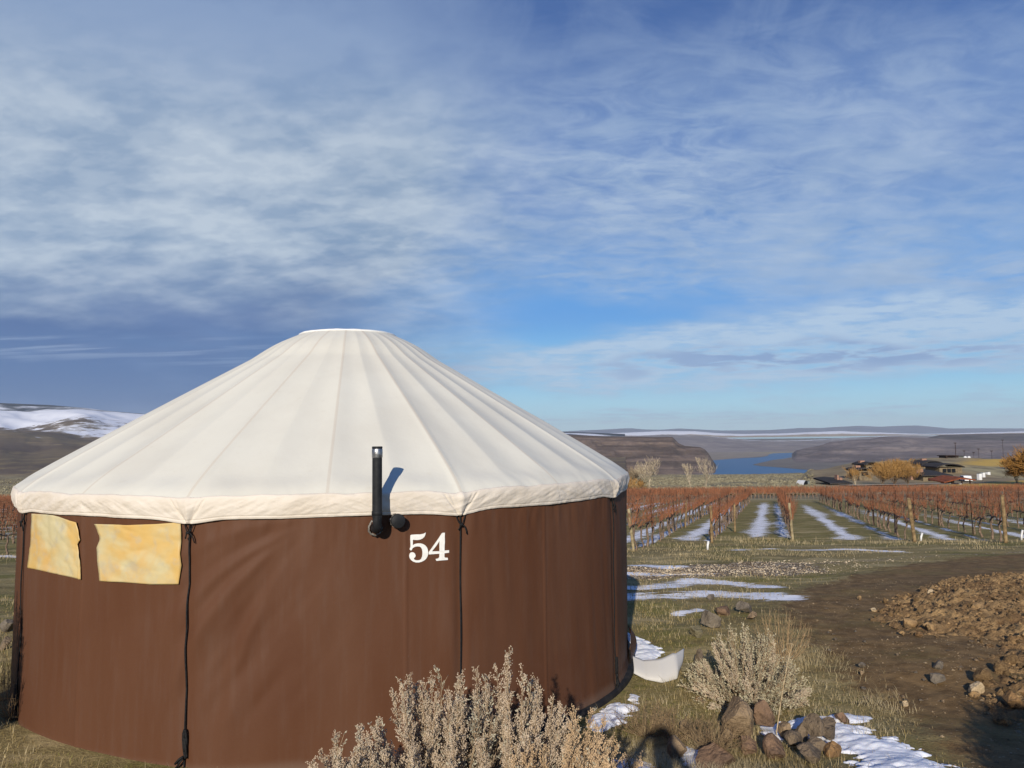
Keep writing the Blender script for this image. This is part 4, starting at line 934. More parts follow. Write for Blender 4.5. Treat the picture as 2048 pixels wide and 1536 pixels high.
c = mix(nt, n1.sm(0.35, 0.65), lin(182, 150, 106), lin(138, 110, 78)); c = mix(nt, n2.sm(0.5, 0.7) * 0.5, c, lin(120, 94, 66))
nt.links.new(c.s, b.inputs['Base Color']); bump(nt, b, n2 + noise(nt, pz, 60, 4) * 0.4, 1.0, 0.05)
i = np.arange(nx * ny).reshape(nx, ny); f = np.stack([i[:-1, :-1], i[1:, :-1], i[1:, 1:], i[:-1, 1:]], -1).reshape(-1, 4)
f = f[(hm.reshape(-1)[f] > 0.05).any(1)]; us_ = np.unique(f); idx = -np.ones(nx * ny, int); idx[us_] = np.arange(len(us_))
heap = MB().add(np.stack([hx, hy, hz], -1).reshape(-1, 3)[us_], f4=idx[f]).build('dirt_heap', m_dirt, None, True)
tag(heap, 'low heap of loose ochre earth on the dark soil', 'dirt heap')
def heap_z(x_, y_):
    i_ = int(np.clip((x_ - lo[0]) / (hi[0] - lo[0]) * (nx - 1), 0, nx - 1)); j_ = int(np.clip((y_ - lo[1]) / (hi[1] - lo[1]) * (ny - 1), 0, ny - 1))
    return hz[i_, j_], hm[i_, j_]
clods = [MB().add(rock_verts((1, 0.85, 0.75), 500 + q, 7, 0.1, True), f3=IC2_F).mesh('clod', R_DRT, False) for q in range(6)]
n_c = 0
while n_c < 90:
    k_ = RNG.integers(0, len(heap_px)); px, py = RNG.uniform(1745, 2047), RNG.uniform(1150, 1450)
    p = gp(px, py); z_, m_ = heap_z(p[0], p[1])
    if m_ < 0.48: continue
    o = bpy.data.objects.new('clod', clods[n_c % 6]); link_obj(o); r_ = float(np.clip(RNG.lognormal(-3.45, 0.42), 0.015, 0.09))
    o.location = (p[0], p[1], z_ + r_ * 0.4); o.scale = (r_,) * 3; o.rotation_euler = tuple(RNG.uniform(0, 6, 3)); n_c += 1
    tag(o, 'rough clod of brown earth on the dirt heap', 'clod', 'clods on the dirt heap')
cr_ = MB(); n_c = 0
xs_ = RNG.uniform(lo[0], hi[0], 9000); ys_ = RNG.uniform(lo[1], hi[1], 9000)
pts = [(x_, y_, heap_z(x_, y_)) for x_, y_ in zip(xs_, ys_)]
pts = np.array([(x_, y_, z_[0] + 0.004) for x_, y_, z_ in pts if z_[1] > 0.42 + 0.12 * math.sin(x_ * 9 + y_ * 7)])
cr_.blobs(pts, RNG.uniform(0.006, 0.022, len(pts)), 0.8)
cr_.blobs(pts[::3] + RNG.normal(0, 0.02, pts[::3].shape) * np.array([1, 1, 0.2]), RNG.lognormal(-3.9, 0.4, len(pts[::3])), 0.75)
tag(cr_.build('earth_crumbs', R_DRT), 'crumbs of earth strewn over the heap', 'crumbs', None, 'stuff')

# ================================================================== plants
m_stem = simple('sage_stem', lin(160, 140, 112), lin(126, 106, 84), 30, 0.9); m_seed = simple('sage_seed', lin(208, 189, 164), lin(182, 164, 141), 9, 0.95, spec=0.05)
m_seed2 = simple('sage_seed_orange', lin(208, 180, 144), lin(184, 156, 120), 9, 0.95, spec=0.05); m_leaf = simple('sage_leaf', lin(184, 178, 156), lin(154, 148, 130), 14, 0.9, spec=0.1)
m_leaf2 = simple('sage_leaf_silver', lin(196, 188, 158), lin(166, 158, 132), 14, 0.9, spec=0.1)
m_twig = simple('dry_twig', lin(150, 128, 96), lin(112, 92, 68), 20, 0.95)
def stems(pos, rad, H, n, r_, spread=1.0, lean=(0, 0), dome=0.5):
    out = []
    for _ in range(n):
        a_ = r_.uniform(0, 2 * pi); rho = rad * math.sqrt(r_.uniform(0.0, 1)) * spread
        h_ = H * (1 - dome * (rho / rad) ** 2) * r_.uniform(0.72, 1.03)
        e = np.array([rho * cos(a_) + lean[0] * h_, rho * sin(a_) + lean[1] * h_, h_]); t_ = np.linspace(0, 1, 9)[:, None]
        b0 = np.array([cos(a_), sin(a_), 0]) * 0.05 * r_.uniform(0, 1)
        c1 = np.array([e[0] * 0.75, e[1] * 0.75, h_ * 0.35]) + r_.normal(0, 0.03, 3)
        out.append(pos + b0 * (1 - t_) ** 2 + 2 * t_ * (1 - t_) * c1 + t_ ** 2 * e)
    return out
def sage(pos, rad, H, nst, seed, label, tan_=0.6, leafy=0.5, seedmat=None, leafmat=None, dome=0.5, lean=(0, 0), blob=0.0031, plume=(0.42, 1.0), dens=1.0):
    r_ = np.random.default_rng(seed); root = empty('sagebrush', pos, 0, label, 'shrub')
    st = stems(np.zeros(3), rad, H, nst, r_, lean=lean, dome=dome); wood = MB(); P0, P1, A0, A1 = [], [], [], []; sp, sr, lp, ld, ll = [], [], [], [], []
    for c_ in st:
        wood.tube(c_, np.linspace(0.009, 0.002, 9), 5, cap=False)
        ln = np.linalg.norm(np.diff(c_, axis=0), axis=1).sum()
        isT = r_.uniform() < tan_
        ns_ = int((46 if isT else 34) * dens * ln / 0.7)
        for _ in range(ns_):
            t_ = r_.uniform(plume[0], plume[1]) if isT else r_.uniform(0.25, 1.0)
            f_ = t_ * 8; i_ = min(int(f_), 7); p = c_[i_] * (1 - f_ + i_) + c_[i_ + 1] * (f_ - i_); d = c_[i_ + 1] - c_[i_]; d /= np.linalg.norm(d)
            taper = (1 - (t_ - plume[0]) / (1.02 - plume[0])) if isT else 0.8
            L = (0.035 + 0.075 * max(taper, 0) * r_.uniform(0.5, 1)) * (1.0 if isT else 0.9)
            a_ = r_.normal(size=3); a_ -= d * (a_ @ d); a_ /= np.linalg.norm(a_)
            dv = d * 0.8 + a_ * 0.62 + np.array([0, 0, 0.25]); dv /= np.linalg.norm(dv)
            q = p + dv * L; P0.append(p); P1.append(q); A0.append(0.0016); A1.append(0.0008)
            if isT:
                nb = max(4, int(L / 0.0042))
                tt = r_.uniform(0.12, 1.0, nb)[:, None]; sp.append(p + dv * L * tt + r_.normal(0, 0.0045, (nb, 3))); sr.append(r_.uniform(0.6, 1.25, nb) * blob)
            if r_.uniform() < (leafy if isT else 1.0):
                nl = int(r_.integers(3, 7)) if isT else int(r_.integers(5, 10)); tt = r_.uniform(0.1, 1, nl)[:, None]
                lp.append(p + dv * L * tt); dd = dv + r_.normal(0, 0.55, (nl, 3)); ld.append(dd / np.linalg.norm(dd, axis=1)[:, None]); ll.append(r_.uniform(0.010, 0.022, nl))
    wood.prisms(P0, P1, np.array(A0), np.array(A1)); wood.build('stem', m_stem, root)
    if sp:
        MB().blobs(np.concatenate(sp), np.concatenate(sr), 1.3).build('seed_plume', seedmat or m_seed, root)
    if lp:
        L_ = np.concatenate(ll); MB().leaves(np.concatenate(lp), np.concatenate(ld), L_, L_ * 0.17 + 0.0006).build('foliage', leafmat or m_leaf, root)
    return root
def gpz_(x_, y_): return np.array([x_, y_, float(GB(x_, y_)) - 0.02])
def xat(px, Y): return ray(px, 1500)[0] * Y
sage(gpz_(xat(890, 4.15), 4.15), 0.52, 0.78, 84, 11, 'large pale sagebrush with tall feathery plumes in front of the yurt wall', 0.72, 0.3, dome=0.55, lean=(-0.05, 0))
sage(gpz_(xat(1010, 4.1), 4.10), 0.40, 0.86, 52, 12, 'tallest tan plumed sagebrush, rising over the middle of the front clump', 0.9, 0.2, m_seed, dome=0.5)
sage(gpz_(xat(1130, 3.75), 3.75), 0.34, 0.62, 50, 13, 'ochre plumed sagebrush at the right end of the front clump', 0.92, 0.15, m_seed2, dome=0.45, lean=(0.12, 0))
sage(gpz_(xat(735, 3.9), 3.9), 0.36, 0.52, 46, 14, 'low twiggy sagebrush at the left end of the front clump', 0.75, 0.2, dome=0.5, lean=(-0.15, 0))
pb = gp(1500, 1402)
sage(pb - np.array([0, -0.12, 0.05]), 0.55, 0.66, 150, 15, 'round silvery sagebrush standing alone on the grass', 0.22, 1.0, m_seed, m_leaf2, dome=0.86, lean=(0.05, 0), dens=1.25)
# shrub whose shadow falls on the left of the wall, and the dead weeds below it
sage(gpz_(-4.5, 4.85), 0.45, 1.6, 100, 16, 'dark sagebrush by the left side of the yurt, mostly out of frame', 0.6, 0.6, dome=0.35)
def weeds(pos, rad, H, n, seed, label, mat=m_twig, r0=0.0022, name='weed', cat='weed', group=None):
    r_ = np.random.default_rng(seed); st = stems(np.zeros(3), rad, H, n, r_, dome=0.3); mb = MB(); P0, P1 = [], []
    for c_ in st:
        mb.tube(c_, np.linspace(r0, r0 * 0.4, 9), 4, cap=False)
        for _ in range(7):
            i_ = r_.integers(2, 8); d = c_[i_] - c_[i_ - 1] + r_.normal(0, 0.03, 3); P0.append(c_[i_]); P1.append(c_[i_] + d / np.linalg.norm(d) * r_.uniform(0.03, 0.11))
    mb.prisms(P0, P1, r0 * 0.5, r0 * 0.25)
    o = mb.build(name, mat, None, loc=pos); return tag(o, label, cat, group)
p = gp(25, 1440); weeds(p, 0.3, 0.42, 46, 21, 'dead grey weeds at the left foot of the yurt')
p = gp(8, 1400); weeds(p, 0.3, 0.45, 40, 22, 'dry weeds at the left edge of the frame behind the grey ones')
p = gp(1350, 1478); weeds(p, 0.22, 0.22, 60, 23, 'tangle of dry stalks left of the tan boulder')
p = gp(1425, 1500); weeds(p, 0.26, 0.2, 70, 24, 'tangle of dry stalks in front of the tan boulder')
p = gp(1545, 1330); weeds(p + np.array([0.15, 0.1, 0]), 0.30, 0.55, 50, 25, 'straw coloured dead bush at the right side of the round sagebrush', simple('straw_twig', lin(176, 150, 112), lin(140, 114, 82), 20, 0.95))
p = gp(1290, 1470); weeds(p, 0.3, 0.25, 50, 26, 'loose dry stalks on the grass right of the ochre sagebrush')
# the single pale stalk
p = gp(1552, 1474); t_ = np.linspace(0, 1, 10)
ps = np.stack([0.155 * t_ + 0.03 * t_ ** 3, 0.10 * t_, 0.66 * t_], 1)
mb = MB().tube(ps, np.linspace(0.0042, 0.0018, 10), 5); q = ps[-3:]
rr2 = np.random.default_rng(5); P0 = np.repeat(ps[6:], 4, 0); mb.prisms(P0, P0 + rr2.normal(0, 0.03, P0.shape) + np.array([0.015, 0, 0.03]), 0.0013, 0.0006)
tag(mb.build('dry_stalk', simple('pale_stalk', lin(205, 186, 150), lin(170, 146, 110), 20, 0.9), None, loc=p), 'single pale stalk leaning right between boulders and grass', 'dry stalk')

# grass ---------------------------------------------------------------------------
def grass(n, hmin, hmax, wmul, mat, name, label, dens, rmin=2.4, rmax=26, azl=-40, azr=40, seed=1, bendy=1.0):
    r_ = np.random.default_rng(seed); out = []
    a_ = np.radians(r_.uniform(azl, azr, n)); rr_ = np.exp(r_.uniform(math.log(rmin), math.log(rmax), n))
    x_, y_ = rr_ * np.sin(a_), rr_ * np.cos(a_); d_ = dens(x_, y_)
    k_ = (r_.uniform(0, 1, n) < d_) & (np.hypot(x_ - YC[0], y_ - YC[1]) > 3.14)
    x_, y_, rr_ = x_[k_], y_[k_], rr_[k_]; m_ = len(x_)
    p_ = np.stack([x_, y_, GB(x_, y_) - 0.006], 1); ang_ = r_.uniform(0, 6.28, m_); dv = np.stack([np.cos(ang_), np.sin(ang_), 0 * ang_], 1)
    h_ = r_.uniform(hmin, hmax, m_) * (0.6 + 0.8 * vnoise(x_ * 2, y_ * 2, 5)); w_ = (0.0006 + 0.00020 * rr_) * wmul
    o = MB().blades(p_, dv, w_, h_, h_ * r_.uniform(0.2, 1.3, m_) * bendy).build(name, mat)
    return tag(o, label, 'grass', None, 'stuff')
aisle_gr = lambda x_, y_: 0
soil_at = lambda x_, y_: poly_mask(x_, y_, soil_poly, 0.9)
def near_line(x_, y_): return line_dist(x_, y_, grav_line)
m_straw = simple('straw_grass', lin(196, 180, 142), lin(156, 138, 100), 3, 0.95, spec=0.05); m_green = simple('green_grass', lin(134, 132, 68), lin(104, 102, 52), 3, 0.95, spec=0.05); m_olive = simple('olive_grass', lin(164, 146, 98), lin(130, 112, 72), 3, 0.95, spec=0.05)
base_d = lambda x_, y_: np.clip(1 - soil_at(x_, y_) * 1.7, 0.0, 1) * sstep(near_line(x_, y_), 0.6, 1.6)
clump = lambda x_, y_, s_, sd_: sstep(fbm(x_ * s_, y_ * s_, 3, sd_), -0.05, 0.16)
zone = poly_mask
tuft_zone = [gp(*p_) for p_ in ((1540, 1290), (1640, 1320), (1720, 1400), (1700, 1440), (1600, 1440), (1520, 1430), (1480, 1540), (1380, 1600), (1240, 1600), (1300, 1440), (1420, 1420), (1520, 1400))]
grass(70000, 0.015, 0.05, 1.0, m_olive, 'short_grass', 'short olive turf over the ground', lambda x_, y_: base_d(x_, y_) * 0.75, 2.6, 16, seed=1)
grass(46000, 0.012, 0.045, 1.0, m_green, 'green_turf', 'short green turf in patches', lambda x_, y_: base_d(x_, y_) * clump(x_, y_, 0.8, 7) * 0.8, 2.6, 18, seed=2)
grass(120000, 0.025, 0.085, 0.8, m_straw, 'dry_grass', 'dead straw coloured grass', lambda x_, y_: base_d(x_, y_) * (clump(x_, y_, 1.1, 3) * 0.45 + 0.12), 2.6, 15, seed=3)
grass(170000, 0.02, 0.08, 0.7, m_straw, 'grass_tuft', 'tufts of long dry grass by the boulders', lambda x_, y_: zone(x_, y_, tuft_zone, 0.5) * (0.15 + clump(x_, y_, 1.6, 17)), 2.8, 9, 5, 32, seed=4, bendy=1.5)
def edge_d(x_, y_):
    pe = x_ * RV[0] + y_ * RV[1]; al = x_ * RU[0] + y_ * RU[1]; j_ = np.clip(np.searchsorted(RP, pe), 1, len(RP) - 1)
    return np.exp(-((al - RS[j_] + 0.8) / 1.5) ** 2) * (0.25 + clump(x_, y_, 0.7, 27)) * 0.8
grass(90000, 0.05, 0.16, 0.7, m_straw, 'verge_grass', 'pale dry grass along the near edge of the vineyard', edge_d, 15, 34, -38, 40, seed=5)
grass(50000, 0.03, 0.10, 0.7, m_straw, 'track_grass', 'thin dry grass between the gravel track and the vineyard', lambda x_, y_: base_d(x_, y_) * clump(x_, y_, 0.6, 37) * sstep(y_, 13.5, 16) * sstep(y_, 26, 23) * 0.6, 13, 27, -2, 40, seed=6)

# ================================================================== vineyard
m_vtr = simple('vine_bark', lin(136, 116, 98), lin(98, 82, 68), 12, 0.95, 0.4, 60); m_cane = simple('vine_cane', lin(152, 100, 72), lin(88, 64, 52), 1.6, 0.9, spec=0.05)
m_post = simple('weathered_post', lin(150, 128, 92), lin(108, 88, 62), 7, 0.9, 0.4, 40); m_post2 = simple('pale_post', lin(164, 150, 116), lin(128, 114, 86), 7, 0.9, 0.4, 40)
m_stake = simple('rusty_stake', lin(62, 46, 38), lin(44, 34, 30), 10, 0.85); m_wire = simple('trellis_wire', lin(70, 64, 58), None, 5, 0.6, metal=0.6); m_tag = simple('white_tube', (0.78, 0.78, 0.76), None, 9, 0.5)
UP = np.array([0, 0, 1.0]); U3 = np.array([RU[0], RU[1], -0.062]); V3 = np.array([RV[0], RV[1], 0])
def vine_geo(seed, n=20):
    r_ = np.random.default_rng(seed); tr = MB(); hz_ = 0.70 + r_.uniform(-0.04, 0.06)
    k_ = np.linspace(0, 1, 7); wig = np.cumsum(r_.normal(0, 0.025, (7, 2)), 0); wig[0] = 0
    pts = UP * (k_ * hz_)[:, None] + U3 * wig[:, :1] + V3 * wig[:, 1:]
    tr.tube(pts, np.array([.04, .034, .030, .031, .029, .033, .040]) * r_.uniform(0.85, 1.2), 6)
    top = pts[-1]
    if r_.uniform() < 0.5:
        p2 = pts + V3 * 0.05 * np.sin(k_ * 3)[:, None] + U3 * (0.07 * k_)[:, None]; tr.tube(p2, 0.018, 5)
    arms = []
    for sg in (-1, 1):
        q = np.linspace(0, 1, 6); arm = top + U3 * (sg * 0.62 * q)[:, None] + UP * (0.05 * np.sin(q * 3) + r_.normal(0, 0.012, 6))[:, None] + V3 * r_.normal(0, 0.012, 6)[:, None]
        arm[0] = top; tr.tube(arm, np.linspace(0.026, 0.014, 6), 5); arms.append(arm)
    P0, P1, R0, R1 = [], [], [], []
    for _ in range(n):
        arm = arms[r_.integers(0, 2)]; i_ = r_.uniform(0, 4.99); b_ = int(i_); p = arm[b_] * (1 - i_ + b_) + arm[b_ + 1] * (i_ - b_)
        d = UP * 1.0 + U3 * r_.normal(0, 0.35) + V3 * r_.normal(0, 0.28); L = r_.uniform(0.35, 0.85); s_ = 4; w_ = r_.uniform(0.0045, 0.0075)
        for kk in range(s_):
            d = d / np.linalg.norm(d); q = p + d * L / s_; P0.append(p); P1.append(q); R0.append(w_ * (1 - kk / s_ * 0.6)); R1.append(w_ * (1 - (kk + 1) / s_ * 0.6)); p = q
            d = d + r_.normal(0, 0.22, 3) + (U3 * r_.normal(0, 0.2))
            if r_.uniform() < 0.7:
                dd = d / np.linalg.norm(d) + r_.normal(0, 0.7, 3); P0.append(p); P1.append(p + dd / np.linalg.norm(dd) * r_.uniform(0.06, 0.2)); R0.append(0.0036); R1.append(0.0024)
    ca = MB(); ca.prisms(P0, P1, np.array(R0), np.array(R1)); return tr, ca
VN = 7; vgeo = [vine_geo(900 + q) for q in range(VN)]
vmesh = [(t_.mesh('trunk', m_vtr, True), c_.mesh('canes', m_cane)) for t_, c_ in vgeo]
spots = []; stakes = []
for ri, (pv, st_) in enumerate(ROWS):
    s_ = st_ + 0.5; kk = 0
    while s_ < ROW_END:
        p = RU * s_ + RV * pv; a_ = math.degrees(math.atan2(p[0], p[1]))
        seen = 7.0 < a_ < 37.5 or -37.5 < a_ < -31.5
        if p[1] > 10 and -37.5 < a_ < 37.5:
            if seen and kk % 5 == 3: stakes.append((p[0] , p[1], ri))
            if RNG.uniform() > 0.05: spots.append((p[1] + (0 if seen else 1000), p[0] + RNG.normal(0, 0.04), p[1] + RNG.normal(0, 0.06)))
        s_ += 1.25; kk += 1
spots.sort()
rest_t, rest_c = MB(), MB()
for n_, (d_, x_, y_) in enumerate(spots):
    q = RNG.integers(0, VN); sc = RNG.uniform(0.9, 1.12); fl_ = RNG.choice([0, pi]); z_ = float(GB(x_, y_)) - 0.03
    if n_ < 285:
        r0 = empty('grapevine', (x_, y_, z_), 0, 'leafless grapevine with gnarled trunk and rust coloured canes tied to the trellis', 'grapevine', 'grapevines of the near vineyard')
        r0.scale = (sc, sc, sc)
        for me, nm in zip(vmesh[q], ('trunk', 'canes')):
            link_obj(bpy.data.objects.new(nm, me), r0)
    else:
        for src, dst in zip(vgeo[q], (rest_t, rest_c)):
            o_ = 0
            V = np.concatenate(src.v) * sc + np.array([x_, y_, z_]); dst.add(V, f3=np.concatenate(src.f3) if src.f3 else None, f4=np.concatenate(src.f4) if src.f4 else None)
tag(rest_t.build('distant_vine_trunk', m_vtr), 'trunks of the vines farther down the rows', 'vines', None, 'stuff')
tag(rest_c.build('distant_vine_cane', m_cane), 'rust coloured canes of the vines farther down the rows', 'vines', None, 'stuff')
sm_ = MB().tube(np.array([[0, 0, -0.05], [0, 0, 0.7], [0, 0, 1.45]]), 0.022, 6).mesh('vineyard_stake', m_stake)
for x_, y_, ri in stakes:
    o = bpy.data.objects.new('vineyard_stake', sm_); link_obj(o); o.location = (x_, y_, float(GB(x_, y_))); o.rotation_euler = (RNG.normal(0, 0.03), RNG.normal(0, 0.03), 0); o.scale = (1, 1, RNG.uniform(0.85, 1.1))
    tag(o, 'thin dark stake standing in a vine row', 'stake', 'dark stakes along the vine rows')
def post(px, pyb, pyt, wpx, mat, lean, label, group='wooden end posts of the vine rows', name='end_post'):
    p = gp(px, pyb); H = (off(px, pyb) - off(px, pyt)) * p[1]; r_ = 0.78 * wpx * p[1] / FPX / 2
    t_ = np.linspace(0, 1, 9); pts = np.stack([lean * H * t_, 0.04 * H * t_, H * t_ - 0.08 * (1 - t_)], 1)
    V = MB().tube(pts, r_ * (1 + fbm(t_ * 6, t_ * 0 + px, 3, 5) * 0.25), 10)
    o = V.build(name, mat, None, True, loc=(p[0], p[1], float(GB(p[0], p[1])))); return tag(o, label, 'post', group)
post(1268, 1103, 1018, 8, m_post2, -0.10, 'pale end post leaning left, nearest the right side of the yurt')
post(1424, 1086, 1012, 7, m_post, 0.0, 'upright tan end post with a white marker tube at its foot')
post(1586, 1082, 1006, 7, m_post2, -0.05, 'end post beside the snowy centre aisle')
post(1830, 1084, 996, 9, m_post, -0.08, 'stout end post leaning left, second from the right')
post(2012, 1086, 990, 9, m_post, 0.0, 'stout upright end post nearest the right edge of the frame')
post(1470, 1064, 1008, 5, m_post, 0.02, 'slim wooden post one step behind the tan end post', None, 'row_post')
post(1371, 1056, 1004, 4, m_post, 0.06, 'slim leaning wooden post in the left row', None, 'row_post')
for px, pyb, pyt, lab in ((1415, 1100, 1082, 'white marker tube at the foot of the tan end post'), (1842, 1082, 1066, 'white marker tube right of the stout leaning end post'), (2043, 1080, 1060, 'white marker tube at the right edge of the frame'), (1462, 1030, 1014, 'tilted white marker tube in the vines behind the tan end post')):
    p = gp(px, pyb); H = (off(px, pyb) - off(px, pyt)) * p[1]
    o = MB().tube(np.array([[0, 0, -0.03], [0.01, 0, H * 0.5], [0.06 * (1 if px > 1430 else 0.6), 0, H]]), 0.035, 8).build('marker_tube', m_tag, None, True, loc=(p[0], p[1], float(GB(p[0], p[1])))); tag(o, lab, 'marker', 'white marker tubes')
for ri, (pv, st_) in enumerate(ROWS):
    p0 = RU * (st_) + RV * pv
    if not (3 < math.degrees(math.atan2(p0[0], p0[1])) < 40): continue
    mb = MB()
    ss_ = np.linspace(st_, ROW_END, 24); X_ = np.outer(ss_, RU) + RV * pv; Z_ = GB(X_[:, 0], X_[:, 1])
    for h_ in (0.45, 0.78, 1.15): mb.tube(np.stack([X_[:, 0], X_[:, 1], Z_ + h_], 1), 0.0045, 4, cap=False)
    tag(mb.build('trellis_wire', m_wire), 'thin trellis wires running along a vine row', 'wire', 'trellis wires of the vine rows')
# the farther vineyard, rows read as one rust coloured band
fc, ft_ = MB(), MB(); P0, P1, T0, T1 = [], [], [], []
for ri in range(8):
    for a_ in np.linspace(-38, 40, 900):
        Y_ = 88 + ri * 3.2 + RNG.normal(0, 0.2); x_ = Y_ * tan(radians(a_)) + RNG.normal(0, 0.05)
        z_ = float(G(x_, Y_)); T0.append((x_, Y_, z_)); T1.append((x_, Y_, z_ + 0.75))
        for _ in range(3):
            b_ = np.array([x_ + RNG.normal(0, 0.12), Y_ + RNG.normal(0, 0.2), z_ + 0.6]); P0.append(b_); P1.append(b_ + np.array([RNG.normal(0, 0.16), RNG.normal(0, 0.16), RNG.uniform(0.35, 0.85)]))
fc.prisms(P0, P1, 0.018, 0.010); ft_.prisms(T0[::3], T1[::3], 0.03, 0.03)
tag(fc.build('far_vineyard', m_cane), 'far band of rust coloured vine rows', 'vineyard', None, 'stuff')
tag(ft_.build('far_vine_trunk', m_vtr), 'trunks in the far band of vine rows', 'vineyard', None, 'stuff')
# sagebrush clumps of the bench below
def bench_brush(n, seed, a0, a1, r0_, r1_):
    r_ = np.random.default_rng(seed); a_ = np.radians(r_.uniform(a0, a1, n)); rr_ = np.exp(r_.uniform(math.log(r0_), math.log(r1_), n)); x_, y_ = rr_ * np.sin(a_), rr_ * np.cos(a_)
    return np.stack([x_, y_, G(x_, y_) + 0.1], 1)
m_bb = simple('bench_sage', lin(150, 142, 114), lin(108, 100, 80), 0.3, 0.95, spec=0.05)
pb_ = np.concatenate([bench_brush(7000, 3, -38, -28, 118, 700), bench_brush(9000, 4, 7, 22, 120, 700)])
tag(MB().blobs(pb_, RNG.uniform(0.25, 0.9, len(pb_)), 0.6).build('bench_sagebrush', m_bb), 'sagebrush dotting the bench below the vineyard', 'sagebrush', None, 'stuff')

# ================================================================== trees
m_bark = simple('pale_bark', lin(186, 172, 146), lin(140, 126, 104), 3, 0.95); m_bark2 = simple('brown_bark', lin(112, 92, 70), lin(80, 66, 52), 3, 0.95); m_wil = simple('willow_twig', lin(170, 132, 80), lin(134, 104, 66), 0.35, 0.95, spec=0.05)
m_wil2 = simple('rust_twig', lin(164, 122, 66), lin(122, 92, 52), 0.35, 0.95, spec=0.05); m_gtw = simple('grey_twig', lin(150, 134, 110), lin(118, 104, 84), 1, 0.95); m_pur = simple('plum_twig', lin(120, 92, 80), lin(94, 72, 64), 1, 0.95)
def tree(pos, H, W_, seed, label, mt, mc, ntw=900, trunks=1, th=0.28, up=0.6, tw=0.03, name='bare_tree', cat='tree', group=None, depth=4, rt=0.02):
    r_ = np.random.default_rng(seed); root = empty(name, pos, 0, label, cat, group); wood = MB(); tips = []
    def grow(p, d, L, r0, lev):
        k_ = np.linspace(0, 1, 5)[:, None]; bend = r_.normal(0, 0.12, 3) * L; d = d / np.linalg.norm(d)
        c_ = p + d * L * k_ + bend * k_ ** 2; wood.tube(c_, np.linspace(r0, r0 * 0.6, 5), 5 if lev > 1 else 7, cap=False); e = c_[-1]
        dirn = c_[-1] - c_[-2]; dirn /= np.linalg.norm(dirn)
        if lev >= depth: tips.append((e, dirn)); return
        tips.append((e, dirn))
        for _ in range(r_.integers(2, 4) + (1 if lev == 0 else 0)):
            q = c_[int(r_.integers(2, 5))]; nd = dirn + r_.normal(0, 1, 3) * np.array([W_ / H * 1.25, W_ / H * 1.25, 0.3]) + np.array([0, 0, up * 0.5])
            grow(q, nd, L * r_.uniform(0.6, 0.85), r0 * r_.uniform(0.45, 0.65), lev + 1)
    for t_ in range(trunks):
        d0 = np.array([r_.normal(0, 0.25), r_.normal(0, 0.25), 1]) if trunks > 1 else np.array([0.03, 0, 1.0]); grow(np.array([r_.normal(0, 0.1) * (trunks > 1), 0, -0.2]), d0, H * th, H * rt, 0)
    wood.build('trunk', mt, root)
    P0, P1 = [], []
    E_ = np.array([t_[0] for t_ in tips]); D_ = np.array([t_[1] for t_ in tips])
    pick = r_.integers(0, len(E_), ntw); p = E_[pick] + r_.normal(0, H * 0.03, (ntw, 3))
    for kk in range(3):
        d = D_[pick] + r_.normal(0, 0.55, (ntw, 3)) + np.array([0, 0, up]); d /= np.linalg.norm(d, axis=1)[:, None]; q = p + d * (H * r_.uniform(0.03, 0.085, (ntw, 1))); P0.append(p); P1.append(q); p = q
    P0 = np.concatenate(P0); P1 = np.concatenate(P1); k_ = (P1[:, 2] < H * 1.03)
    mb = MB(); mb.prisms(P0[k_], P1[k_], tw, tw * 0.5); mb.build('crown', mc, root); return root
def tat(px, pyb, Y): 
    p = at(px, pyb, Y); z_ = float(G(p[0], p[1])); return np.array([p[0], p[1], z_])
def hpx(px, a_, b_, Y): return abs(off(px, b_) - off(px, a_)) * Y
tree(tat(1298, 985, 119), hpx(1298, 985, 905, 119), 3.2, 31, 'pale grey bare tree with forked trunk beyond the vineyard beside the yurt', m_bark, m_bark, 260, 1, 0.36, 1.1, 0.024, rt=0.022)
tree(tat(1268, 986, 121), hpx(1268, 986, 938, 121), 2.4, 32, 'small ochre bushy tree just right of the yurt roof edge', m_bark2, m_wil, 500, 3, 0.3, 0.6, 0.03)
tree(tat(1262, 986, 126), hpx(1262, 986, 918, 126), 3.2, 33, 'thin grey tree behind the ochre bushy one', m_bark2, m_gtw, 420, 1, 0.3, 0.8, 0.02)
tree(tat(1383, 985, 120), hpx(1383, 985, 925, 120), 1.0, 34, 'very thin bare sapling, the left of two before the canyon', m_bark, m_bark, 70, 1, 0.45, 1.2, 0.022, depth=3)
tree(tat(1411, 984, 120), hpx(1411, 984, 912, 120), 2.0, 35, 'very thin bare sapling, the right of two before the canyon', m_bark, m_bark, 110, 1, 0.42, 1.2, 0.022, depth=3)
tree(tat(1712, 972, 158), hpx(1712, 972, 928, 158), 2.0, 36, 'small pale bare tree left of the big orange willow', m_bark, m_wil, 260, 2, 0.3, 0.8, 0.03, rt=0.022)
for i, (px, hh, sd_, ww) in enumerate(((1764, 44, 37, 4.2), (1790, 51, 38, 4.6), (1816, 46, 39, 4.2))):
    tree(tat(px, 971, 160 + i), hh * 160 / FPX * 1.04, ww, sd_, ['left stem clump of the broad orange willow thicket', 'tallest middle clump of the broad orange willow thicket', 'right clump of the orange willow thicket beside the dark roof'][i], m_bark2, m_wil, 1700, 9, 0.40, 0.9, 0.026, 'willow', 'willow', 'willows by the houses', rt=0.010, depth=3)
tree(tat(2068, 978, 150), hpx(2068, 978, 862, 150), 8.5, 40, 'large rust orange tree cut by the right edge of the frame', m_bark2, m_wil2, 3600, 4, 0.27, 0.55, 0.045, rt=0.016)
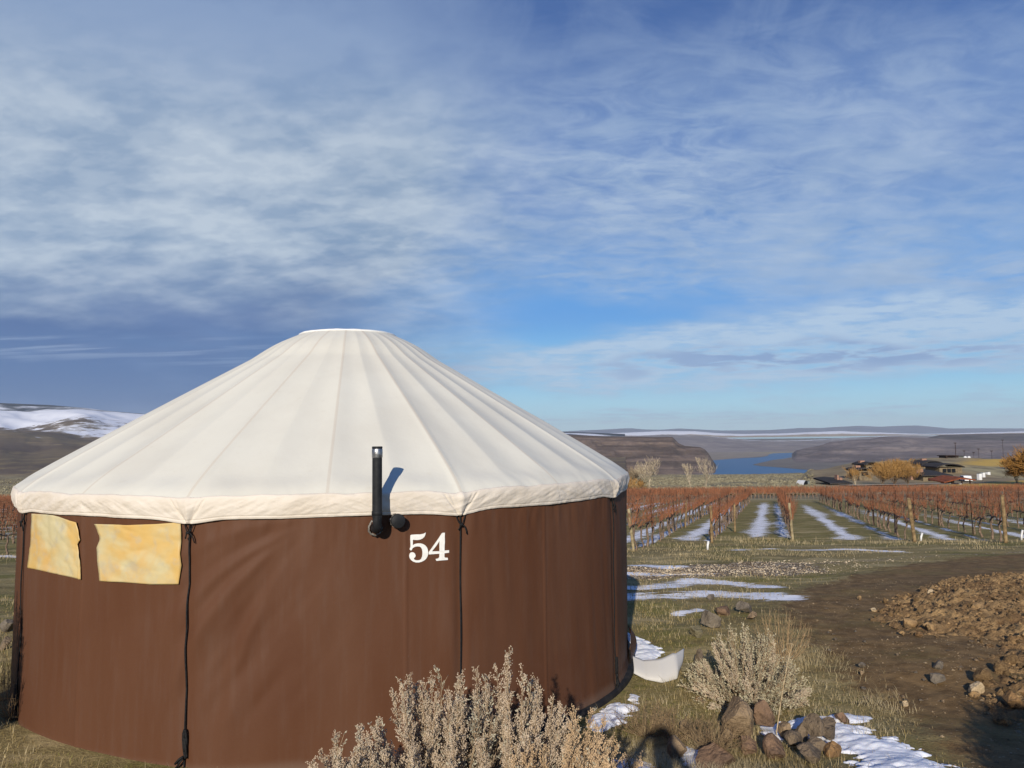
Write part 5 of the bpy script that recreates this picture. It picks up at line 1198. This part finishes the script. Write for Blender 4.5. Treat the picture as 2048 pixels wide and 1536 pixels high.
tree(tat(2036, 972, 156), hpx(2036, 972, 908, 156), 4.5, 41, 'smaller ochre tree in front of the large rust orange one', m_bark, m_wil2, 1100, 3, 0.28, 0.5, 0.035, rt=0.012)
tree(tat(2022, 930, 230), hpx(2022, 930, 893, 230), 6, 42, 'plum brown bare tree behind the ochre tree at the right', m_bark2, m_pur, 900, 3, 0.28, 0.6, 0.04)

# ================================================================== houses, stage and vehicles on the bench
m_roof_d = simple('dark_roof', lin(62, 58, 56), lin(50, 48, 48), 0.8, 0.9); m_stone = simple('stone_wall', lin(132, 118, 94), lin(104, 92, 74), 1.5, 0.95); m_dkw = simple('dark_glass_and_shade', (0.012, 0.013, 0.016), None, 2, 0.3); m_chim = simple('pink_stone', lin(168, 132, 112), lin(146, 112, 96), 2, 0.95); m_rust = simple('rusty_roof', lin(140, 78, 46), lin(112, 62, 40), 1.5, 0.85); m_wht = simple('white_cloth', (0.78, 0.78, 0.76), (0.68, 0.68, 0.66), 1, 0.7); m_grey = simple('grey_board', lin(122, 128, 122), lin(100, 106, 102), 1, 0.9)  # the dark glass also paints the shade in shelter and tent openings
def house(x0, x1, pyb, pye, pyr, Y, dep, label, curve=True, chim=None, wall=(0.15, 0.95), wins=3, name='house', rmat=None):
    cx = (x0 + x1) / 2; p = at(cx, pyb, Y); W_ = (x1 - x0) * Y / FPX; zb_ = p[2]; ze = at(cx, pye, Y)[2] - zb_; zr = at(cx, pyr, Y)[2] - zb_
    root = empty(name, p, 0, label, 'house')
    w0, w1 = (wall[0] - 0.5) * W_, (wall[1] - 0.5) * W_
    mb = MB().box(((w0 + w1) / 2, dep / 2, ze / 2 - 2), (w1 - w0, dep, ze + 4)); wo_ = mb.build('wall', m_stone, root)
    nu = 16; u_ = np.linspace(-0.5, 0.5, nu); P_ = []
    for yy in (-0.8, dep + 0.8):
        arc_ = (zr - ze) * (1 - (2 * u_) ** 2 if curve else (1 - np.abs(u_ * 2) * 0.25)) * (1.0 if curve else (0.1 if yy < 0 else 1.0))
        P_.append(np.stack([u_ * W_, np.full(nu, yy), ze + 0.03 + arc_ * (1.0 if curve else 1)], 1))
    P_ = np.stack(P_, 1); Q_ = P_ + np.array([0, 0, 0.28])
    mb = MB().grid(Q_); mb.grid(P_[::-1]); 
    mb.grid(np.stack([P_[:, 0], Q_[:, 0]], 1)); mb.grid(np.stack([Q_[:, 1], P_[:, 1]], 1)); mb.build('roof', rmat or m_roof_d, root)
    for i in range(wins):
        c_ = w0 + (w1 - w0) * (0.12 + 0.6 * (i + 0.5) / wins); wb = MB().box((c_, -0.03, ze * 0.45), ((w1 - w0) * 0.5 / wins, 0.12, ze * 0.75)); wb.build('window', m_dkw, root)
    if chim:
        for (cx_, cw, ct_) in chim:
            c_ = at(cx_, pye, Y); h_ = at(cx_, ct_, Y)[2] - zb_; mb = MB().box((c_[0] - p[0], dep * 0.6, h_ / 2), (cw * Y / FPX, 1.4, h_)); mb.build('chimney', m_chim, root)
    return root
house(1841, 1888, 939, 930, 923, 228, 7, 'stone house with arched dark roof and pink chimney, farthest back', True, [(1862, 9, 918)])
house(1871, 1927, 946, 935.5, 929, 206, 7, 'stone house with arched dark roof and dark glazed front, on the right')
house(1841, 1903, 966, 953, 944, 186, 8, 'house with broad flat dark roof standing in front of the arched ones', False, [(1852, 26, 940)], (0.1, 1.0), 1)
house(1726, 1760, 945, 931, 926, 208, 6, 'house with arched roof and pink chimney left of the willows', True, [(1735, 9, 922)], (0.2, 1.0), 1)
house(1712, 1745, 952, 942, 938, 196, 6, 'lower arched roof house with pink chimney beside the small pale tree', True, [(1727, 9, 932)], (0.2, 1.0), 1)
house(1657, 1702, 975, 969, 960, 158, 7, 'low dark roofed house with pink chimney behind the vineyard', False, [(1697, 6, 957), (1691, 3, 952)], (0.05, 0.95), 2)
# open pavilion with rusty roof
p = at(1918, 975, 164); k_ = 164 / FPX; pv_ = empty('pavilion', p, 0, 'open pavilion with rust red roof beside the light road', 'pavilion')
mb = MB(); zt_ = (975 - 956) * k_; 
for sx, z0_, z1_ in ((-1, (975 - 963.5) * k_, zt_), (1, (975 - 959) * k_, zt_ - 0.1)):
    mb.add([(0, -0.5, zt_), (sx * 31 * k_, -0.5, z0_), (sx * 31 * k_, 6, z0_ + 0.3), (0, 6, zt_ + 0.3), (0, -0.5, zt_ - 0.25), (sx * 31 * k_, -0.5, z0_ - 0.25), (sx * 31 * k_, 6, z0_ + 0.05), (0, 6, zt_ + 0.05)], f4=[(0, 1, 2, 3), (7, 6, 5, 4), (0, 4, 5, 1), (1, 5, 6, 2), (2, 6, 7, 3)])
mb.build('roof', m_rust, pv_)
for x_ in (-24, -10, 8, 24): MB().box((x_ * k_, 0.3, 0.3), (0.22, 0.22, 2.6)).build('post', m_stake, pv_)
MB().box((-18 * k_, 0.9, 0.2), (14 * k_, 0.2, 1.6)).build('fence_panel', m_grey, pv_); MB().box((14 * k_, 1.0, 0.2), (20 * k_, 0.2, 1.2)).build('fence_panel', m_stone, pv_); MB().box((-4 * k_, 3.5, 0.5), (12 * k_, 3, 1.9)).build('wall', m_dkw, pv_)
MB().box((2 * k_, -0.2, 0.3), (0.5, 0.4, 1.1)).build('notice_board', m_wht, pv_)
# arched white shelter
p = tat(1613, 973, 156); k_ = 156 / FPX; sh_ = empty('shelter', p, 0.25, 'small white arched shelter with a dark open front behind the vines', 'shelter')
a_ = np.linspace(0, pi, 14); prof_ = np.stack([np.cos(a_) * 6.5 * k_, np.sin(a_) * 11 * k_], 1)
MB().grid(np.stack([np.stack([prof_[:, 0], np.full(14, yy), prof_[:, 1]], 1) for yy in np.linspace(0, 2.5, 4)], 1)).build('cover', m_wht, sh_, True)
e_ = np.stack([prof_[:, 0] * 0.93 - 0.05, np.full(14, 0.12), prof_[:, 1] * 0.93], 1); MB().add(e_, f3=[(0, i + 1, i) for i in range(1, 13)]).build('opening_shade', m_dkw, sh_)  # dark sheet across the open front stands in for the shade inside
MB().box((6.3 * k_, 1.1, 0.5), (0.5, 2.0, 1.1)).build('side_panel', m_grey, sh_)
# concert stage far back
p = at(1901, 919, 292); k_ = 292 / FPX; stg = empty('stage', p, 0, 'dark open stage frame on the far lawn edge', 'stage')
MB().box((0, 2, 3 * k_), (22 * k_, 4, 9 * k_)).build('back_wall', m_roof_d, stg); MB().box((0, 1.8, 7.6 * k_), (26 * k_, 6, 0.3)).build('roof', m_stake, stg)
for x_ in (-11, 11): MB().box((x_ * k_, -1, 3 * k_), (0.5, 0.5, 8 * k_)).build('post', m_stake, stg)
p = at(1920, 919, 294); bl = empty('shed', p, 0, 'grey green shed with a flat roof beside the stage', 'shed')
MB().box((0, 2, 2.5 * k_), (16 * k_, 4, 8 * k_)).build('wall', m_grey, bl); MB().box((0, 2, 6.7 * k_), (17 * k_, 4.6, 0.25)).build('roof', m_roof_d, bl); MB().box((-3 * k_, -0.03, 1.5 * k_), (3 * k_, 0.12, 4 * k_)).build('door', m_dkw, bl)
for i, px in enumerate((1930.5, 1938)):
    p = at(px, 918.5, 290); t_ = empty('white_tent', p, 0, ['round white tent, the left one beside the shed', 'round white tent, the right one beside the shed'][i], 'tent', 'round white tents on the lawn edge')
    MB().tube(np.array([[0, 0, -1.0], [0, 0, 3.2 * k_], [0, 0, 5.0 * k_], [0, 0, 6.4 * k_]]), np.array([3.2, 3.2, 2.6, 0.1]) * k_, 14).build('cover', m_wht, t_, True)
    MB().box((0, -3.15 * k_, 1.5 * k_), (1.6 * k_, 0.3, 3.4 * k_)).build('opening_shade', m_dkw, t_)  # dark box on the closed cover paints the shade of an entrance
for i, (px, t_, b_, Y) in enumerate(((1912, 886, 920, 288), (1929, 902, 919, 300), (1958, 898, 919, 300), (1984, 902, 919, 300), (1948, 905, 919, 305), (2007, 880, 920, 290))):
    p = at(px, b_, Y); H = hpx(px, b_, t_, Y); r0 = empty('light_pole', p, 0, ['tallest light pole, standing by the stage', 'short pole over the white tents', 'pole in the middle of the lawn edge', 'pole nearest the orange tree', 'faint short pole behind the lawn', 'tall pole partly behind the orange tree'][i], 'pole', 'poles along the lawn edge')
    MB().tube(np.array([[0, 0, -1], [0, 0, H]]), 0.07 if i else 0.12, 6).build('mast', m_stake, r0); MB().box((0, 0, H), (0.9, 0.3, 0.25)).build('lamp_head', m_stake, r0)
# white vehicles below the houses
def car(px, pyb, Y, rz, L, mat, label, van=False):
    p = at(px, pyb, Y); r0 = empty('parked_car', p, rz, label, 'car', 'cars parked below the houses'); h_ = 1.9 if van else 1.45
    prof_ = np.array([(-.5, .3), (-.5, .75), (-.40, .85), (-.30, h_ / 1.0), (.18, h_), (.32, .95), (.48, .8), (.5, .3)]) * np.array([L, 1.0])
    n_ = len(prof_); V = np.concatenate([np.stack([prof_[:, 0], np.full(n_, s_), prof_[:, 1]], 1) for s_ in (-.85, .85)])
    mb = MB().add(V, f4=[(i, i + 1, n_ + i + 1, n_ + i) for i in range(n_ - 1)] + [(n_ - 1, 0, n_, 2 * n_ - 1)])
    for o_ in (0, n_): mb.add(V, f3=[(o_, o_ + i, o_ + i + 1) for i in range(1, n_ - 1)])
    mb.build('body', mat, r0)
    for s_ in (-1, 1): MB().box((-0.06 * L, s_ * 0.86, h_ - 0.36), (L * 0.46, 0.05, 0.4)).build('side_window', m_dkw, r0)
    for sx in (-.32, .32):
        for sy in (-.8, .8): MB().tube(np.array([[sx * L, sy - .1, .32], [sx * L, sy + .1, .32]]), 0.32, 12).build('wheel', m_rim, r0)
car(1931, 963, 184, 1.35, 4.4, m_wht, 'white car seen end on beyond the rusty pavilion roof')
for px, pyb, Y, w_, h_, lab in ((1959, 957, 186, 0.9, 1.2, 'white utility cabinet right of the pavilion'), (1966, 952, 196, 0.8, 0.9, 'smaller white cabinet behind the first one'), (1976, 949, 205, 1.0, 0.7, 'low white cabinet nearest the dark mound')):
    p = at(px, pyb, Y); r0 = empty('utility_cabinet', p, 0.3, lab, 'cabinet', 'white cabinets below the lawn'); MB().box((0, 0, h_ / 2 - 0.3), (w_, 0.7, h_ + 0.6), 0, 0.97).build('body', m_wht, r0); MB().box((0, 0, h_ + 0.03), (w_ + 0.1, 0.8, 0.07)).build('lid', m_grey, r0)
# light road in front of the houses
rd = [tat(px, 973, Y) for px, Y in ((1690, 150), (1740, 152), (1800, 153), (1860, 154), (1895, 154))]
mb = MB(); A_ = np.array([r_ + np.array([0, -2.2, 0]) for r_ in rd]); B_ = np.array([r_ + np.array([0, 3.2, 0]) for r_ in rd])
for q in (A_, B_): q[:, 2] = G(q[:, 0], q[:, 1]) + 0.35
tag(mb.grid(np.stack([A_, B_], 1)).build('gravel_road', simple('pale_gravel', lin(196, 182, 156), lin(170, 156, 132), 0.5)), 'pale gravel road in front of the willows', None, None, 'structure')

# ================================================================== the photographer (his shadow falls into the picture) and the shrub behind
m_coat = simple('navy_coat', (0.02, 0.024, 0.04), None, 8, 0.9, 0.3, 60); m_skin = simple('skin', (0.5, 0.32, 0.24), None, 20, 0.6); m_hair = simple('brown_hair', (0.05, 0.032, 0.02), None, 40, 0.7)
gz0 = float(GB(0.0, -0.45)); B0 = np.array([-0.02, -0.45, gz0])
verts = {'pel': (0, 0, .92, .15), 'wai': (0, 0, 1.08, .14), 'che': (0, .0, 1.32, .165), 'nek': (0, 0.0, 1.47, .06), 'hd0': (0, .02, 1.56, .075), 'hd1': (0, .03, 1.66, .095), 'hd2': (0, .02, 1.74, .07),
         'shL': (-.19, 0, 1.40, .065), 'elL': (-.27, .20, 1.30, .045), 'wrL': (-.10, .34, 1.535, .032), 'shR': (.19, 0, 1.40, .065), 'elR': (.27, .20, 1.30, .045), 'wrR': (.12, .34, 1.535, .032),
         'hiL': (-.09, 0, .86, .10), 'knL': (-.11, .02, .48, .065), 'anL': (-.12, -.02, .08, .045), 'toL': (-.13, .14, .03, .035), 'hiR': (.09, 0, .86, .10), 'knR': (.11, .02, .48, .065), 'anR': (.12, -.02, .08, .045), 'toR': (.13, .14, .03, .035)}
edges = [('pel', 'wai'), ('wai', 'che'), ('che', 'nek'), ('nek', 'hd0'), ('hd0', 'hd1'), ('hd1', 'hd2'), ('che', 'shL'), ('shL', 'elL'), ('elL', 'wrL'), ('che', 'shR'), ('shR', 'elR'), ('elR', 'wrR'), ('pel', 'hiL'), ('hiL', 'knL'), ('knL', 'anL'), ('anL', 'toL'), ('pel', 'hiR'), ('hiR', 'knR'), ('knR', 'anR'), ('anR', 'toR')]
# five fingers and thumb of each hand, curled round the phone
for s_, w_ in ((-1, 'wrL'), (1, 'wrR')):
    wx, wy, wz, _ = verts[w_]; pal = w_ + 'p'; verts[pal] = (wx - s_ * .035, wy + .03, wz + .035, .026); edges.append((w_, pal))
    for f_ in range(4):
        a_ = f'{w_}f{f_}'; verts[a_ + 'a'] = (wx - s_ * .045, wy + .055, wz + .02 + .018 * f_, .0095); verts[a_ + 'b'] = (wx - s_ * (.062 + .003 * f_), wy + .052, wz + .022 + .018 * f_, .0085); verts[a_ + 'c'] = (wx - s_ * (.072 + .002 * f_), wy + .04, wz + .022 + .018 * f_, .0075)
        edges += [(pal, a_ + 'a'), (a_ + 'a', a_ + 'b'), (a_ + 'b', a_ + 'c')]
    verts[w_ + 't'] = (wx - s_ * .055, wy + .015, wz + .05, .010); verts[w_ + 'u'] = (wx - s_ * .075, wy + .018, wz + .07, .0085); edges += [(pal, w_ + 't'), (w_ + 't', w_ + 'u')]
names = list(verts); me = bpy.data.meshes.new('person'); me.from_pydata([Vector(verts[n_][:3]) for n_ in names], [(names.index(a_), names.index(b_)) for a_, b_ in edges], [])
person = bpy.data.objects.new('person', me); link_obj(person); person.location = tuple(float(v) for v in B0)
sk = person.modifiers.new('skin', 'SKIN'); 
for i, n_ in enumerate(names):
    me.skin_vertices[0].data[i].radius = (verts[n_][3],) * 2; me.skin_vertices[0].data[i].use_root = (n_ == 'pel')
person.modifiers.new('sub', 'SUBSURF').levels = 2; person.modifiers['sub'].render_levels = 2; me.materials.append(m_coat)
tag(person, 'person in a dark coat holding up a phone, seen only by the shadow', 'person')
V = IC2_V.copy(); V = V[:, :] * np.array([.082, .098, .075]) + np.array([0, .0, 1.73]); MB().add(V, f3=IC2_F).build('hair', m_hair, person, True)
ph_ = MB().box((0, 0, 0), (0.15, 0.008, 0.072)).build('phone', m_black, None, loc=(0.0, -0.035, CAMZ)); tag(ph_, 'black phone held up by the person', 'phone')
# dense shrub behind the camera on the right whose shadow darkens the corner
def dense_shrub(pos, R_, H, n, seed, label):
    r_ = np.random.default_rng(seed); root = empty('evergreen_shrub', pos, 0, label, 'shrub'); wood = MB()
    for c_ in stems(np.zeros(3), R_ * 0.8, H * 0.9, 26, r_, dome=0.4): wood.tube(c_, np.linspace(.02, .004, 9), 5)
    wood.build('trunk', m_stem, root)
    u_ = r_.normal(size=(n, 3)); u_ /= np.linalg.norm(u_, axis=1)[:, None]; rad_ = r_.uniform(0.25, 1, n) ** 0.5; f_ = 1 + fbm(u_[:, 0] * 3 + u_[:, 2] * 2, u_[:, 1] * 3 - u_[:, 2], 3, seed) * 0.55
    p_ = u_ * (rad_ * f_)[:, None] * np.array([R_, R_, H * 0.52]) + np.array([0, 0, H * 0.52]); d_ = u_ + r_.normal(0, 0.6, (n, 3)) + np.array([0, 0, 0.5]); d_ /= np.linalg.norm(d_, axis=1)[:, None]
    MB().leaves(p_, d_, r_.uniform(0.022, 0.048, n), 0.008).build('crown', simple('juniper_leaf', lin(70, 76, 48), lin(48, 54, 34), 6, 0.9), root); return root
sp_ = gp(1985, 1470); L_ = 3.6
dense_shrub(np.array([sp_[0] + 0.45 - L_ * sin(SUN_TRAVEL), sp_[1] - L_ * cos(SUN_TRAVEL), float(GB(sp_[0] - 0.5, sp_[1] - 3.5)) - 0.1]), 0.85, 1.04, 60000, 77, 'dense dark evergreen shrub behind the camera that shades the corner of the soil')

# ================================================================== air
HAZE = True
if HAZE:
    mh = bpy.data.materials.new('haze'); mh.use_nodes = True; nt = mh.node_tree; nt.nodes.clear()
    out = nt.nodes.new('ShaderNodeOutputMaterial'); pvn = nt.nodes.new('ShaderNodeVolumePrincipled'); nt.links.new(pvn.outputs[0], out.inputs['Volume'])
    pvn.inputs['Density'].default_value = 3.0e-5; pvn.inputs['Color'].default_value = (0.88, 0.94, 1.0, 1); pvn.inputs['Anisotropy'].default_value = 0.0
    mb = MB().box((0, 0, 185), (62000, 62000, 750)); hzo = mb.build('haze', mh); tag(hzo, 'thin blue haze of the canyon air', None, None, 'stuff')
